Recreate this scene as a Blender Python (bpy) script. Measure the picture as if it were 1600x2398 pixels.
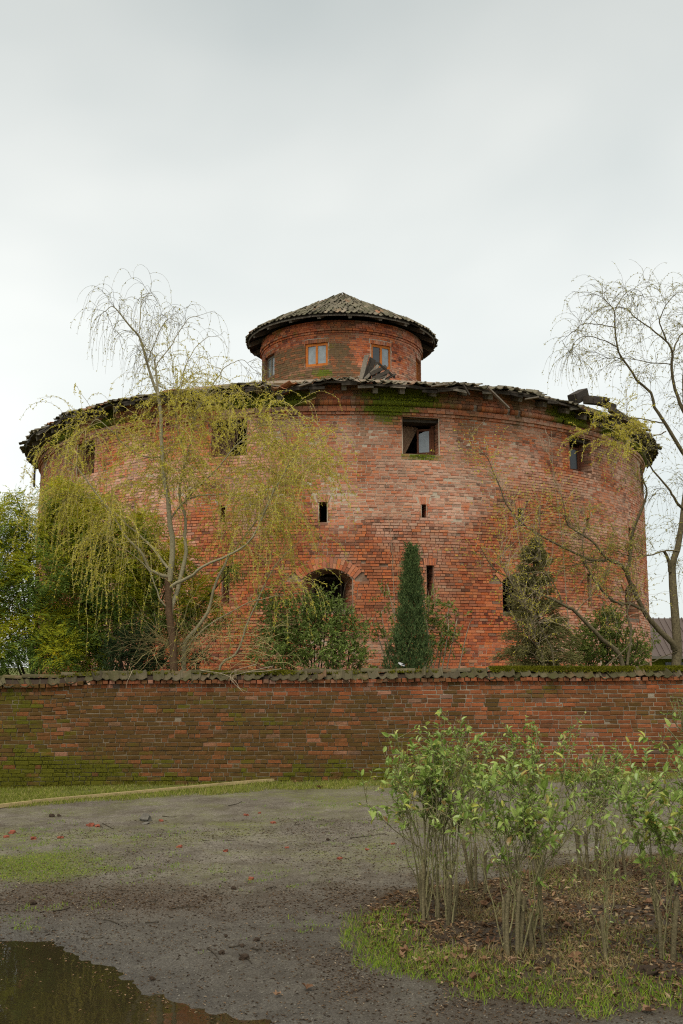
import bpy, math, random
import numpy as np
from mathutils import Vector, Matrix

random.seed(11)
rng = np.random.default_rng(11)
sc = bpy.context.scene
COL = sc.collection
R_ = math.radians
for o in list(bpy.data.objects):
    bpy.data.objects.remove(o)

# ------------------------------------------------------------------ camera
FPX, EYE = 2333.0, 2.05
PITCH = math.atan(360.0 / FPX)
cd = bpy.data.cameras.new('camera')
cam = bpy.data.objects.new('camera', cd)
COL.objects.link(cam)
cam.location = (0, 0, EYE)
cam.rotation_euler = (math.pi / 2 + PITCH, 0, 0)
cd.sensor_fit = 'HORIZONTAL'
cd.sensor_width = 24.0
cd.lens = FPX / 1600.0 * 24.0
cd.clip_start = 0.1
cd.clip_end = 3000
cd.dof.use_dof = True
cd.dof.focus_distance = 24.0
cd.dof.aperture_fstop = 8.0
sc.camera = cam

# ------------------------------------------------------------------ sky
SUN_EL, SUN_AZ = R_(58), R_(196)      # azimuth: clockwise from +Y
world = bpy.data.worlds.new('World')
sc.world = world
world.use_nodes = True
wt = world.node_tree
wt.nodes.clear()
def wn(t, **k):
    n = wt.nodes.new(t)
    for a, b in k.items():
        setattr(n, a, b)
    return n
w_out = wn('ShaderNodeOutputWorld')
w_bg = wn('ShaderNodeBackground')
w_sky = wn('ShaderNodeTexSky', sky_type='NISHITA', sun_disc=False, sun_elevation=SUN_EL, sun_rotation=SUN_AZ)
w_co = wn('ShaderNodeTexCoord')
w_no = wn('ShaderNodeTexNoise')
w_no.inputs['Scale'].default_value = 1.7
w_no.inputs['Detail'].default_value = 4.0
w_no.inputs['Roughness'].default_value = 0.42
w_no.inputs['Distortion'].default_value = 0.25
w_map = wn('ShaderNodeMapping')
w_map.inputs['Scale'].default_value = (1.0, 0.8, 1.5)
w_map.inputs['Location'].default_value = (0.35, 0.2, 0.55)
w_rmp = wn('ShaderNodeValToRGB')
w_rmp.color_ramp.elements[0].position = 0.36
w_rmp.color_ramp.elements[0].color = (5.5, 5.95, 5.85, 1)
w_rmp.color_ramp.elements[1].position = 0.60
w_rmp.color_ramp.elements[1].color = (7.85, 8.0, 7.65, 1)
w_mix = wn('ShaderNodeMixRGB')
w_mix.inputs[0].default_value = 0.93
wt.links.new(w_co.outputs['Generated'], w_map.inputs[0])
wt.links.new(w_map.outputs[0], w_no.inputs[0])
wt.links.new(w_no.outputs[0], w_rmp.inputs[0])
wt.links.new(w_sky.outputs[0], w_mix.inputs[1])
wt.links.new(w_rmp.outputs[0], w_mix.inputs[2])
w_sep = wn('ShaderNodeSeparateXYZ')
wt.links.new(w_co.outputs['Generated'], w_sep.inputs[0])
w_el = wn('ShaderNodeMapRange', interpolation_type='SMOOTHSTEP')
w_el.inputs['From Min'].default_value = 0.22
w_el.inputs['From Max'].default_value = 0.85
w_el.inputs['To Min'].default_value = 1.0
w_el.inputs['To Max'].default_value = 0.62
wt.links.new(w_sep.outputs[2], w_el.inputs[0])
w_mul = wn('ShaderNodeMixRGB', blend_type='MULTIPLY')
w_mul.inputs[0].default_value = 1.0
wt.links.new(w_mix.outputs[0], w_mul.inputs[1])
wt.links.new(w_el.outputs[0], w_mul.inputs[2])
wt.links.new(w_mul.outputs[0], w_bg.inputs[0])
w_bg.inputs[1].default_value = 0.072
wt.links.new(w_bg.outputs[0], w_out.inputs[0])

# ------------------------------------------------------------------ sun behind cloud
sl = bpy.data.lights.new('sun', 'SUN')
sl.energy = 1.5
sl.angle = R_(30)
sl.color = (1.0, 0.95, 0.86)
sun = bpy.data.objects.new('sun', sl)
COL.objects.link(sun)
sun.location = (-6, -10, 30)
sdir = Vector((math.sin(SUN_AZ) * math.cos(SUN_EL), math.cos(SUN_AZ) * math.cos(SUN_EL), math.sin(SUN_EL)))
sun.rotation_euler = sdir.to_track_quat('Z', 'Y').to_euler()

sc.view_settings.view_transform = 'Standard'
sc.view_settings.look = 'None'
sc.view_settings.exposure = 0.95
sc.view_settings.gamma = 1.0
sc.view_settings.use_curve_mapping = False
sc.cycles.max_bounces = 8
sc.cycles.use_denoising = False
sc.cycles.pixel_filter_type = 'BLACKMAN_HARRIS'
sc.cycles.filter_width = 1.15
sc.cycles.sample_clamp_indirect = 4.0
sc.cycles.transparent_max_bounces = 12

# ------------------------------------------------------------------ measuring helpers
CP, SP = math.cos(PITCH), math.sin(PITCH)
def ray(px, py):
    u, v = px - 800.0, 1199.0 - py
    return np.array([u, FPX * CP - v * SP, v * CP + FPX * SP])
def P(px, py, depth):
    d = ray(px, py)
    return np.array([0, 0, EYE]) + d * (depth / d[1])
def sstep(a, b, x):
    t = np.clip((x - a) / (b - a), 0, 1)
    return t * t * (3 - 2 * t)

def _h(ix, iy, iz, s):
    n = (ix * 374761393 + iy * 668265263 + iz * 2147483647 + s * 974634777) & 0xffffffff
    n = ((n ^ (n >> 13)) * 1274126177) & 0xffffffff
    n = ((n ^ (n >> 16)) * 2246822519) & 0xffffffff
    return ((n ^ (n >> 15)) & 0xffff) / 65535.0
def vnoise(x, y, z=0.0, s=0):
    x, y, z = np.broadcast_arrays(np.asarray(x, float), np.asarray(y, float), np.asarray(z, float))
    ix, iy, iz = (np.floor(a).astype(np.int64) for a in (x, y, z))
    fx, fy, fz = x - ix, y - iy, z - iz
    fx, fy, fz = (f * f * (3 - 2 * f) for f in (fx, fy, fz))
    r = 0
    for a in (0, 1):
        for b in (0, 1):
            for c in (0, 1):
                w = (fx if a else 1 - fx) * (fy if b else 1 - fy) * (fz if c else 1 - fz)
                r = r + w * _h(ix + a, iy + b, iz + c, s)
    return r
def fnoise(x, y, z=0.0, s=0, o=4):
    r, a, t = 0, 0.5, 0
    for k in range(o):
        r = r + a * vnoise(np.asarray(x) * 2 ** k, np.asarray(y) * 2 ** k, np.asarray(z) * 2 ** k, s + k)
        t += a
        a *= 0.5
    return r / t

# ------------------------------------------------------------------ mesh helpers
def mesh(name, V, faces, mat=None, smooth=False, attrs=None, midx=None):
    V = np.asarray(V, np.float32).reshape(-1, 3)
    me = bpy.data.meshes.new(name)
    me.vertices.add(len(V))
    me.vertices.foreach_set('co', V.ravel())
    li, ls, tot = [], [], 0
    for f in faces:
        f = np.asarray(f, np.int32)
        if f.size == 0:
            continue
        n, k = f.shape
        li.append(f.ravel())
        ls.append(tot + np.arange(n, dtype=np.int32) * k)
        tot += n * k
    li, ls = np.concatenate(li), np.concatenate(ls)
    me.loops.add(len(li))
    me.loops.foreach_set('vertex_index', li)
    me.polygons.add(len(ls))
    me.polygons.foreach_set('loop_start', ls)
    if midx is not None:
        me.polygons.foreach_set('material_index', np.asarray(midx, np.int32))
    me.polygons.foreach_set('use_smooth', np.full(len(ls), smooth, bool))
    me.update(calc_edges=True)
    for k, a in (attrs or {}).items():
        at = me.attributes.new(k, 'FLOAT', 'POINT')
        at.data.foreach_set('value', np.asarray(a, np.float32).ravel())
    for m in (mat if isinstance(mat, (list, tuple)) else [mat]):
        if m is not None:
            me.materials.append(m)
    return me

def tag(o, label=None, cat=None, group=None, kind=None):
    for k, v in (('label', label), ('category', cat), ('group', group), ('kind', kind)):
        if v:
            o[k] = v
    return o
def thing(name, loc, label, cat, group=None):
    o = bpy.data.objects.new(name, None)
    o.empty_display_size = 0.2
    COL.objects.link(o)
    o.location = Vector([float(a) for a in loc])
    return tag(o, label, cat, group)
def wloc(o):
    l = Vector((0, 0, 0))
    while o is not None:
        l = l + o.location
        o = o.parent
    return l
def part(name, V, faces, mat, parent=None, smooth=False, attrs=None, midx=None, at=None):
    """one mesh object from world-space vertices; its origin is its parent's (or `at`)"""
    org = np.array(wloc(parent)) if parent is not None else np.array(at if at is not None else (0, 0, 0), float)
    me = mesh(name, np.asarray(V, float).reshape(-1, 3) - org, faces, mat, smooth, attrs, midx)
    o = bpy.data.objects.new(name, me)
    COL.objects.link(o)
    if parent is not None:
        o.parent = parent
    else:
        o.location = Vector([float(a) for a in org])
    return o
def put(name, me, parent, X, Y, Z, loc, color=None):
    """an object sharing mesh data, placed with world axes X, Y, Z at loc"""
    o = bpy.data.objects.new(name, me)
    COL.objects.link(o)
    l = Vector([float(a) for a in loc])
    if parent is not None:
        o.parent = parent
        l = l - wloc(parent)
    M = Matrix(((X[0], Y[0], Z[0], l[0]), (X[1], Y[1], Z[1], l[1]), (X[2], Y[2], Z[2], l[2]), (0, 0, 0, 1)))
    o.matrix_basis = M
    if color is not None:
        o.color = color
    return o

class Soup:
    """collects arrays of vertices and faces into one mesh"""
    def __init__(s):
        s.V, s.F, s.n, s.A, s.M = [], {3: [], 4: []}, 0, {}, {3: [], 4: []}
    def add(s, V, faces, m=0, **attrs):
        V = np.asarray(V, float).reshape(-1, 3)
        for f in faces:
            f = np.asarray(f, np.int64)
            if f.size:
                s.F[f.shape[1]].append(f + s.n)
                s.M[f.shape[1]].append(np.full(len(f), m))
        for k in set(list(attrs) + list(s.A)):
            a = attrs.get(k, 0.0)
            a = np.broadcast_to(np.asarray(a, float), (len(V),)) if np.ndim(a) == 0 else np.asarray(a, float)
            if k not in s.A:
                s.A[k] = [np.zeros(s.n)]
            s.A[k].append(a)
        s.V.append(V)
        s.n += len(V)
    def data(s):
        fs, ms = [], []
        for k in (3, 4):
            if s.F[k]:
                fs.append(np.concatenate(s.F[k])); ms.append(np.concatenate(s.M[k]))
        return np.concatenate(s.V), fs, {k: np.concatenate(a) for k, a in s.A.items()}, np.concatenate(ms)
    def build(s, name, mat, parent=None, smooth=False, at=None):
        V, F, A, M = s.data()
        return part(name, V, F, mat, parent, smooth, A, M if isinstance(mat, (list, tuple)) else None, at)

BOXF = np.array([[0, 3, 2, 1], [4, 5, 6, 7], [0, 1, 5, 4], [1, 2, 6, 5], [2, 3, 7, 6], [3, 0, 4, 7]])
SGN = np.array([[-1, -1, -1], [1, -1, -1], [1, 1, -1], [-1, 1, -1], [-1, -1, 1], [1, -1, 1], [1, 1, 1], [-1, 1, 1]], float)
def boxes(c, ax, ay, az, jit=0.0):
    c, ax, ay, az = (np.asarray(a, float).reshape(-1, 3) for a in (c, ax, ay, az))
    n = len(c)
    V = (c[:, None] + SGN[None, :, 0:1] * ax[:, None] + SGN[None, :, 1:2] * ay[:, None] + SGN[None, :, 2:3] * az[:, None])
    if jit:
        V = V + rng.normal(0, jit, V.shape)
    F = (BOXF[None] + (np.arange(n) * 8)[:, None, None]).reshape(-1, 4)
    return V.reshape(-1, 3), [F]
def beam(p, q, w, h, up=(0, 0, 1), roll=0.0):
    """box from p to q, w across, h along `up`"""
    p, q = np.asarray(p, float), np.asarray(q, float)
    d = (q - p)
    L = np.linalg.norm(d); d = d / L
    s = np.cross(d, up); s /= np.linalg.norm(s)
    u = np.cross(s, d)
    s, u = s * math.cos(roll) + u * math.sin(roll), u * math.cos(roll) - s * math.sin(roll)
    return boxes((p + q) / 2, s * w / 2, d * L / 2, u * h / 2)

def tubes(Pn, Rn, k=5):
    """Pn (N,S,3), Rn (N,S): N tapered tubes"""
    Pn = np.asarray(Pn, float); Rn = np.asarray(Rn, float)
    N, S, _ = Pn.shape
    T = np.gradient(Pn, axis=1)
    T /= np.linalg.norm(T, axis=2, keepdims=True) + 1e-9
    ref = np.zeros_like(T); ref[..., 1] = 1.0; ref[..., 0] = 0.31
    A = np.cross(T, ref); A /= np.linalg.norm(A, axis=2, keepdims=True) + 1e-9
    B = np.cross(T, A)
    th = np.arange(k) * 2 * math.pi / k
    V = Pn[:, :, None] + Rn[:, :, None, None] * (A[:, :, None] * np.cos(th)[None, None, :, None] + B[:, :, None] * np.sin(th)[None, None, :, None])
    idx = np.arange(N * S * k).reshape(N, S, k)
    a, b = idx[:, :-1], idx[:, 1:]
    F = np.stack([a, np.roll(a, -1, 2), np.roll(b, -1, 2), b], -1).reshape(-1, 4)
    return V.reshape(-1, 3), [F]
def resample(pts, S):
    """Catmull-Rom through pts, S points"""
    p = np.asarray(pts, float)
    p = np.vstack([2 * p[0] - p[1], p, 2 * p[-1] - p[-2]])
    n = len(p) - 3
    t = np.linspace(0, n - 1e-6, S)
    i = t.astype(int); f = (t - i)[:, None]
    a, b, c, d = p[i], p[i + 1], p[i + 2], p[i + 3]
    return 0.5 * (2 * b + (c - a) * f + (2 * a - 5 * b + 4 * c - d) * f ** 2 + (3 * b - a - 3 * c + d) * f ** 3)

LEAF_Q = (np.array([[0, 0, 0], [.5, -.5, .02], [1, 0, -.06], [.5, .5, .02]]), [np.array([[0, 1, 2, 3]])])
LEAF_F = (np.array([[0, 0, 0], [.33, 0, .0], [.7, 0, -.06], [1, 0, -.2], [.28, -.42, .13], [.68, -.36, .05], [.28, .42, .13], [.68, .36, .05]]),
          [np.array([[0, 4, 1], [0, 1, 6], [5, 3, 2], [2, 3, 7]]), np.array([[4, 5, 2, 1], [1, 2, 7, 6]])])
LEAF_O = (np.array([[0, 0, 0], [.38, -.5, .1], [1, 0, -.1], [.38, .5, .1]]), [np.array([[0, 1, 2], [0, 2, 3]])])
BLADE = (np.array([[0, -.5, 0], [0, .5, 0], [.55, .35, .1], [.55, -.35, .1], [1, 0, .32]]), [np.array([[3, 2, 4]]), np.array([[0, 1, 2, 3]])])
def unit(v):
    return v / (np.linalg.norm(v, axis=-1, keepdims=True) + 1e-9)
def leaves(p, d, L, W, tmpl, up=None, updir=0.0):
    """leaf copies at p, growing along d, faces turned at random (or mostly to `up`)"""
    p, d = np.asarray(p, float), unit(np.asarray(d, float))
    n = len(p)
    r = rng.normal(size=(n, 3))
    if updir:
        r = r * (1 - updir) + np.array(up if up is not None else (0, 0, 1.0)) * updir * 1.6
    s = unit(np.cross(d, r)); u = np.cross(s, d)
    u *= np.where((u * r).sum(1) < 0, -1, 1)[:, None]
    T, FF = tmpl
    L = np.broadcast_to(L, (n,)); W = np.broadcast_to(W, (n,))
    V = (p[:, None] + T[None, :, 0:1] * (d * L[:, None])[:, None] + T[None, :, 1:2] * (s * W[:, None])[:, None] + T[None, :, 2:3] * (u * L[:, None])[:, None])
    k = len(T)
    return V.reshape(-1, 3), [(f[None] + (np.arange(n) * k)[:, None, None]).reshape(-1, f.shape[1]) for f in FF]
def strands(p, d, L, S, grav, wob):
    """hanging twigs: start p, first direction d, length L"""
    p, d = np.array(p, float), unit(np.array(d, float))
    out = np.empty((len(p), S, 3)); out[:, 0] = p
    ds = (np.asarray(L, float) / (S - 1))[:, None]
    g = np.broadcast_to(np.asarray(grav, float), (len(p),))[:, None]
    for i in range(1, S):
        d = d + rng.normal(0, wob, d.shape) * np.sqrt(ds)
        d[:, 2:3] -= g * ds
        d = unit(d)
        p = p + d * ds
        out[:, i] = p
    return out

# ------------------------------------------------------------------ materials
def new_mat(name):
    m = bpy.data.materials.new(name)
    m.use_nodes = True
    nt = m.node_tree
    nt.nodes.clear()
    return m, nt
class NT:
    def __init__(s, name):
        s.m, s.t = new_mat(name)
    def n(s, typ, ins=None, **k):
        x = s.t.nodes.new(typ)
        for a, b in k.items():
            setattr(x, a, b)
        for a, b in (ins or {}).items():
            s.set(x.inputs[a], b)
        return x
    def set(s, sock, v):
        if hasattr(v, 'is_output') or isinstance(v, bpy.types.NodeSocket):
            s.t.links.new(v, sock)
        elif hasattr(v, 'outputs'):
            s.t.links.new(v.outputs[0], sock)
        else:
            if isinstance(v, (tuple, list)) and len(v) == 3 and sock.type == 'RGBA':
                v = (*v, 1)
            sock.default_value = v
    def math(s, op, a, b=0.0, clamp=False):
        x = s.n('ShaderNodeMath', operation=op, use_clamp=clamp)
        s.set(x.inputs[0], a); s.set(x.inputs[1], b)
        return x.outputs[0]
    def mix(s, f, a, b, blend='MIX'):
        x = s.n('ShaderNodeMixRGB', blend_type=blend)
        s.set(x.inputs[0], f); s.set(x.inputs[1], a); s.set(x.inputs[2], b)
        return x.outputs[0]
    def noise(s, scale, detail=4, rough=0.55, vec=None, dist=0.0):
        x = s.n('ShaderNodeTexNoise', {'Scale': scale, 'Detail': detail, 'Roughness': rough, 'Distortion': dist})
        s.set(x.inputs['Vector'], vec if vec is not None else s.pos())
        return x.outputs[0]
    def pos(s):
        if not hasattr(s, '_p'):
            s._p = s.n('ShaderNodeNewGeometry')
        return s._p.outputs['Position']
    def island(s):
        s.pos()
        return s._p.outputs['Random Per Island']
    def rand(s):
        oi = s.n('ShaderNodeObjectInfo')
        s._oi = oi
        return s.math('FRACT', s.math('ADD', oi.outputs['Random'], s.island()))
    def attr(s, name):
        return s.n('ShaderNodeAttribute', attribute_name=name).outputs['Fac']
    def ramp(s, f, stops, interp='LINEAR'):
        x = s.n('ShaderNodeValToRGB')
        cr = x.color_ramp
        cr.interpolation = interp
        while len(cr.elements) < len(stops):
            cr.elements.new(0.5)
        for e, (p, c) in zip(cr.elements, stops):
            e.position = p
            e.color = (*c, 1) if len(c) == 3 else c
        s.set(x.inputs[0], f)
        return x.outputs[0]
    def rng(s, f, a, b, c=0.0, d=1.0):
        x = s.n('ShaderNodeMapRange', {'From Min': a, 'From Max': b, 'To Min': c, 'To Max': d})
        s.set(x.inputs[0], f)
        return x.outputs[0]
    def out(s, col, rough=0.8, bump=None, bstr=0.3, bdist=0.02, spec=0.3, transl=0.0, metal=0.0, coat=0.0):
        b = s.n('ShaderNodeBsdfPrincipled')
        s.set(b.inputs['Base Color'], col); s.set(b.inputs['Roughness'], rough)
        s.set(b.inputs['Specular IOR Level'], spec); s.set(b.inputs['Metallic'], metal)
        if bump is not None:
            bp = s.n('ShaderNodeBump', {'Strength': bstr, 'Distance': bdist})
            s.set(bp.inputs['Height'], bump)
            s.t.links.new(bp.outputs[0], b.inputs['Normal'])
        res = b.outputs[0]
        if transl:
            tr = s.n('ShaderNodeBsdfTranslucent')
            s.set(tr.inputs[0], col)
            mx = s.n('ShaderNodeMixShader')
            mx.inputs[0].default_value = transl
            s.t.links.new(res, mx.inputs[1]); s.t.links.new(tr.outputs[0], mx.inputs[2])
            res = mx.outputs[0]
        o = s.n('ShaderNodeOutputMaterial')
        s.t.links.new(res, o.inputs[0])
        return s.m

def brick_mat(name, stops, pale, dirt, dirt2, moss, moss2, fine=38.0, dust=.13):
    """fired clay; attributes (or the object colour) carry lime bloom, grime and moss"""
    t = NT(name)
    r = t.rand()
    oc = t.n('ShaderNodeSeparateColor')
    t.t.links.new(t._oi.outputs['Color'], oc.inputs[0])
    a_moss = t.math('ADD', t.attr('moss'), oc.outputs[0])
    a_pale = t.math('ADD', t.attr('pale'), oc.outputs[1])
    a_dirt = t.math('ADD', t.attr('dirt'), oc.outputs[2])
    n1 = t.noise(fine, 5, 0.65)
    n2 = t.noise(7.0, 4, 0.6)
    n3 = t.noise(1.3, 4, 0.6)
    col = t.ramp(r, stops)
    col = t.mix(t.rng(n1, 0.3, 0.75, 0.0, 0.24), col, (0.10, 0.028, 0.016))
    col = t.mix(t.rng(n2, 0.5, 0.75, 0.0, 0.22), col, (0.50, 0.19, 0.085))
    col = t.mix(t.rng(t.noise(.55, 5, .62), .48, .66, 0.0, .30), col, (0.62, 0.185, 0.060))
    r2 = t.math('FRACT', t.math('MULTIPLY', r, 7.31))
    col = t.mix(t.math('MULTIPLY', t.rng(t.math('ADD', n1, r2), .55, 1.5, 0.0, 1.0), dust, True), col, pale)
    pf = t.math('MULTIPLY', a_pale, t.rng(t.math('ADD', t.math('ADD', n1, n2), t.math('MULTIPLY', r2, 0.7)), 0.85, 1.75, 0.1, 1.25), True)
    col = t.mix(pf, col, pale)
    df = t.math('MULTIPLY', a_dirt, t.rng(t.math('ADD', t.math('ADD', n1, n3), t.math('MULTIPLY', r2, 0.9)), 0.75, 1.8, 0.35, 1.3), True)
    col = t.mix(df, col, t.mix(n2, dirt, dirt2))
    mf = t.rng(t.math('ADD', t.math('MULTIPLY', a_moss, 1.5), t.math('ADD', n2, t.math('MULTIPLY', n1, 0.6))), 1.1, 1.6, 0.0, 1.0)
    mf = t.math('MULTIPLY', mf, t.rng(a_moss, 0.0, 0.2, 0.0, 1.0), True)
    col = t.mix(mf, col, t.mix(n1, moss, moss2))
    return t.out(col, t.rng(n1, 0.3, 0.7, 0.75, 0.98), n1, 0.55, 0.012, 0.15)

TOWER_STOPS = [(0.0, (0.095, 0.035, 0.024)), (0.10, (0.24, 0.056, 0.027)), (0.40, (0.47, 0.104, 0.036)), (0.72, (0.57, 0.140, 0.043)), (0.92, (0.66, 0.195, 0.060)), (0.96, (0.52, 0.25, 0.14)), (1.0, (0.20, 0.11, 0.075))]
m_tbrick = brick_mat('tower_brick', TOWER_STOPS, (0.70, 0.45, 0.33), (0.12, 0.070, 0.034), (0.17, 0.115, 0.055), (0.065, 0.085, 0.008), (0.17, 0.19, 0.018))
WALL_STOPS = [(0.0, (0.085, 0.040, 0.020)), (0.25, (0.19, 0.055, 0.024)), (0.6, (0.30, 0.080, 0.030)), (0.93, (0.40, 0.11, 0.043)), (0.97, (0.42, 0.21, 0.14)), (1.0, (0.07, 0.07, 0.065))]
m_wbrick = brick_mat('wall_brick', WALL_STOPS, (0.42, 0.17, 0.10), (0.062, 0.033, 0.010), (0.115, 0.064, 0.017), (0.050, 0.050, 0.004), (0.120, 0.110, 0.008), 30, .10)

def mortar_mat(name, c1, c2, dirt, moss):
    t = NT(name)
    n1 = t.noise(60, 4, 0.7); n2 = t.noise(3.0, 5, 0.6)
    col = t.mix(n2, c1, c2)
    col = t.mix(t.rng(n1, 0.35, 0.7, 0, 0.4), col, (0.12, 0.09, 0.065))
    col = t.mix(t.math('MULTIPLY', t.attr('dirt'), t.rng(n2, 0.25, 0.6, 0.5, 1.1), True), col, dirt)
    col = t.mix(t.math('MULTIPLY', t.attr('moss'), t.rng(n2, 0.3, 0.6, 0.3, 1.1), True), col, moss)
    return t.out(col, 0.95, n1, 0.6, 0.01, 0.1)
m_mortar = mortar_mat('lime_mortar', (0.52, 0.42, 0.31), (0.70, 0.59, 0.45), (0.13, 0.055, 0.030), (0.07, 0.09, 0.012))
m_wmortar = mortar_mat('wall_mortar', (0.32, 0.26, 0.19), (0.50, 0.43, 0.33), (0.085, 0.058, 0.028), (0.065, 0.075, 0.008))

def wood_mat(name, c1, c2, c3=None, sc_=(40, 40, 3)):
    t = NT(name)
    tc = t.n('ShaderNodeTexCoord')
    mp = t.n('ShaderNodeMapping', {'Scale': sc_})
    t.t.links.new(tc.outputs['Object'], mp.inputs[0])
    n1 = t.noise(1.0, 5, 0.6, mp.outputs[0]); n2 = t.noise(5, 3, 0.6)
    r = t.rand()
    col = t.mix(t.rng(n1, 0.3, 0.7), c1, c2)
    col = t.mix(t.rng(r, 0.0, 1.0, 0.0, 0.45), col, c3 or c1)
    col = t.mix(t.rng(n2, 0.45, 0.75, 0, 0.5), col, (c1[0] * .5, c1[1] * .5, c1[2] * .5))
    return t.out(col, 0.85, n1, 0.35, 0.01, 0.2)
m_oldwood = wood_mat('weathered_timber', (0.085, 0.068, 0.050), (0.20, 0.165, 0.125), (0.30, 0.26, 0.20), (20, 20, 20))
m_darkwood = wood_mat('rotten_timber', (0.022, 0.018, 0.014), (0.060, 0.048, 0.036), (0.09, 0.07, 0.05), (20, 20, 20))
m_frame = wood_mat('orange_paint_wood', (0.46, 0.13, 0.022), (0.62, 0.20, 0.035), (0.42, 0.12, 0.03), (8, 8, 30))
m_brownframe = wood_mat('brown_paint_wood', (0.11, 0.042, 0.022), (0.20, 0.075, 0.035), (0.13, 0.05, 0.03), (8, 8, 30))
m_brownboard = wood_mat('brown_boards', (0.16, 0.095, 0.055), (0.33, 0.21, 0.13), (0.22, 0.13, 0.08), (20, 20, 20))
m_newwood = wood_mat('pale_sawn_pine', (0.33, 0.245, 0.11), (0.46, 0.35, 0.17), (0.30, 0.24, 0.13), (3, 30, 30))

def glass_mat(name, col):
    t = NT(name)
    n = t.noise(4.0, 3, 0.6)
    c = t.mix(t.rng(n, 0.3, 0.7), col, tuple(a * 0.6 for a in col))
    return t.out(c, t.rng(n, 0.3, 0.7, 0.04, 0.2), None, spec=0.6)
m_glass = glass_mat('dusty_sky_glass', (0.30, 0.34, 0.36))  # grey base holds reflected sky as well as dust
m_glassdark = glass_mat('dark_glass', (0.035, 0.04, 0.045))
m_glasspale = glass_mat('sky_pale_glass', (0.30, 0.33, 0.33))  # pale base colour stands in for sky reflected in the panes

def tile_mat(name, stops, mossc):
    t = NT(name)
    r = t.rand()
    n1 = t.noise(45, 4, 0.7); n2 = t.noise(6, 4, 0.6)
    oc = t.n('ShaderNodeSeparateColor')
    t.t.links.new(t._oi.outputs['Color'], oc.inputs[0])
    col = t.ramp(r, stops)
    col = t.mix(t.rng(n2, 0.4, 0.7, 0, 0.55), col, (0.055, 0.050, 0.036))
    col = t.mix(t.rng(n1, 0.60, 0.72, 0, 0.45), col, (0.30, 0.28, 0.21))
    ms = t.math('ADD', oc.outputs[0], t.attr('moss'))
    col = t.mix(t.math('MULTIPLY', ms, t.rng(n2, 0.35, 0.6, 0.2, 1.2), True), col, mossc)
    col = t.mix(oc.outputs[1], col, (0.38, 0.14, 0.06))
    return t.out(col, 0.9, n1, 0.4, 0.008, 0.15)
m_tile = tile_mat('weathered_clay_tile', [(0.0, (0.075, 0.062, 0.042)), (0.35, (0.16, 0.135, 0.094)), (0.7, (0.20, 0.17, 0.12)), (0.96, (0.26, 0.21, 0.15)), (1.0, (0.33, 0.15, 0.08))], (0.09, 0.105, 0.025))
m_ctile = tile_mat('mossy_coping_tile', [(0.0, (0.042, 0.032, 0.018)), (0.4, (0.080, 0.062, 0.036)), (0.8, (0.125, 0.100, 0.060)), (1.0, (0.14, 0.070, 0.038))], (0.060, 0.060, 0.010))

def bark_mat(name, c1, c2, s=30):
    t = NT(name)
    n1 = t.noise(s, 5, 0.7); n2 = t.noise(4, 3, 0.5)
    col = t.mix(t.rng(n1, 0.3, 0.7), c1, c2)
    col = t.mix(t.rng(n2, 0.5, 0.75, 0, 0.4), col, (c1[0] * .6, c1[1] * .6, c1[2] * .5))
    return t.out(col, 0.9, n1, 0.6, 0.01, 0.15)
m_wbark = bark_mat('willow_bark', (0.19, 0.16, 0.090), (0.38, 0.335, 0.21))
m_wbarkdark = bark_mat('willow_trunk_bark', (0.055, 0.032, 0.018), (0.15, 0.092, 0.048))
m_rbark = bark_mat('right_willow_bark', (0.060, 0.046, 0.026), (0.19, 0.155, 0.085))
m_twig = bark_mat('twig_bark', (0.27, 0.22, 0.085), (0.40, 0.33, 0.15))
m_twigdark = bark_mat('dark_twig_bark', (0.11, 0.092, 0.052), (0.20, 0.17, 0.095))
m_bare = bark_mat('bare_twig_bark', (0.24, 0.185, 0.12), (0.40, 0.33, 0.23))
m_darkbark = bark_mat('dark_bark', (0.030, 0.024, 0.016), (0.075, 0.058, 0.038))
m_privetbark = bark_mat('privet_bark', (0.13, 0.118, 0.052), (0.29, 0.255, 0.125), 60)
m_privetold = bark_mat('old_privet_wood', (0.075, 0.062, 0.032), (0.20, 0.165, 0.088), 60)

def leaf_mat(name, stops, rough=0.5, transl=0.25, spec=0.35):
    t = NT(name)
    col = t.ramp(t.rand(), stops)
    n = t.noise(2.2, 3, 0.6)
    col = t.mix(t.rng(n, 0.35, 0.7, 0.0, 0.35), col, tuple(a * 0.55 for a in stops[0][1]))
    return t.out(col, rough, None, spec=spec, transl=transl)
m_willowleaf = leaf_mat('willow_catkin', [(0, (0.52, 0.46, 0.05)), (0.5, (0.65, 0.57, 0.08)), (1, (0.76, 0.66, 0.14))], 0.8, 0.45, 0.1)
m_rightleaf = leaf_mat('right_willow_bud', [(0, (0.34, 0.31, 0.05)), (1, (0.52, 0.46, 0.11))], 0.8, 0.4, 0.1)
m_mimosa = leaf_mat('mimosa_leaf', [(0, (0.27, 0.31, 0.026)), (0.5, (0.40, 0.43, 0.038)), (0.85, (0.52, 0.51, 0.045)), (1, (0.64, 0.55, 0.035))], 0.85, 0.5, 0.06)
m_mimosab = leaf_mat('mimosa_leaf_blue', [(0, (0.155, 0.245, 0.055)), (0.5, (0.24, 0.34, 0.078)), (1, (0.34, 0.43, 0.095))], 0.85, 0.5, 0.06)
m_mimosaflower = leaf_mat('mimosa_blossom', [(0, (0.58, 0.45, 0.015)), (1, (0.76, 0.60, 0.03))], 0.9, 0.4, 0.05)
m_laurel = leaf_mat('laurel_leaf', [(0, (0.14, 0.20, 0.034)), (0.6, (0.23, 0.31, 0.060)), (1, (0.38, 0.43, 0.14))], 0.42, 0.35, 0.35)
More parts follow.
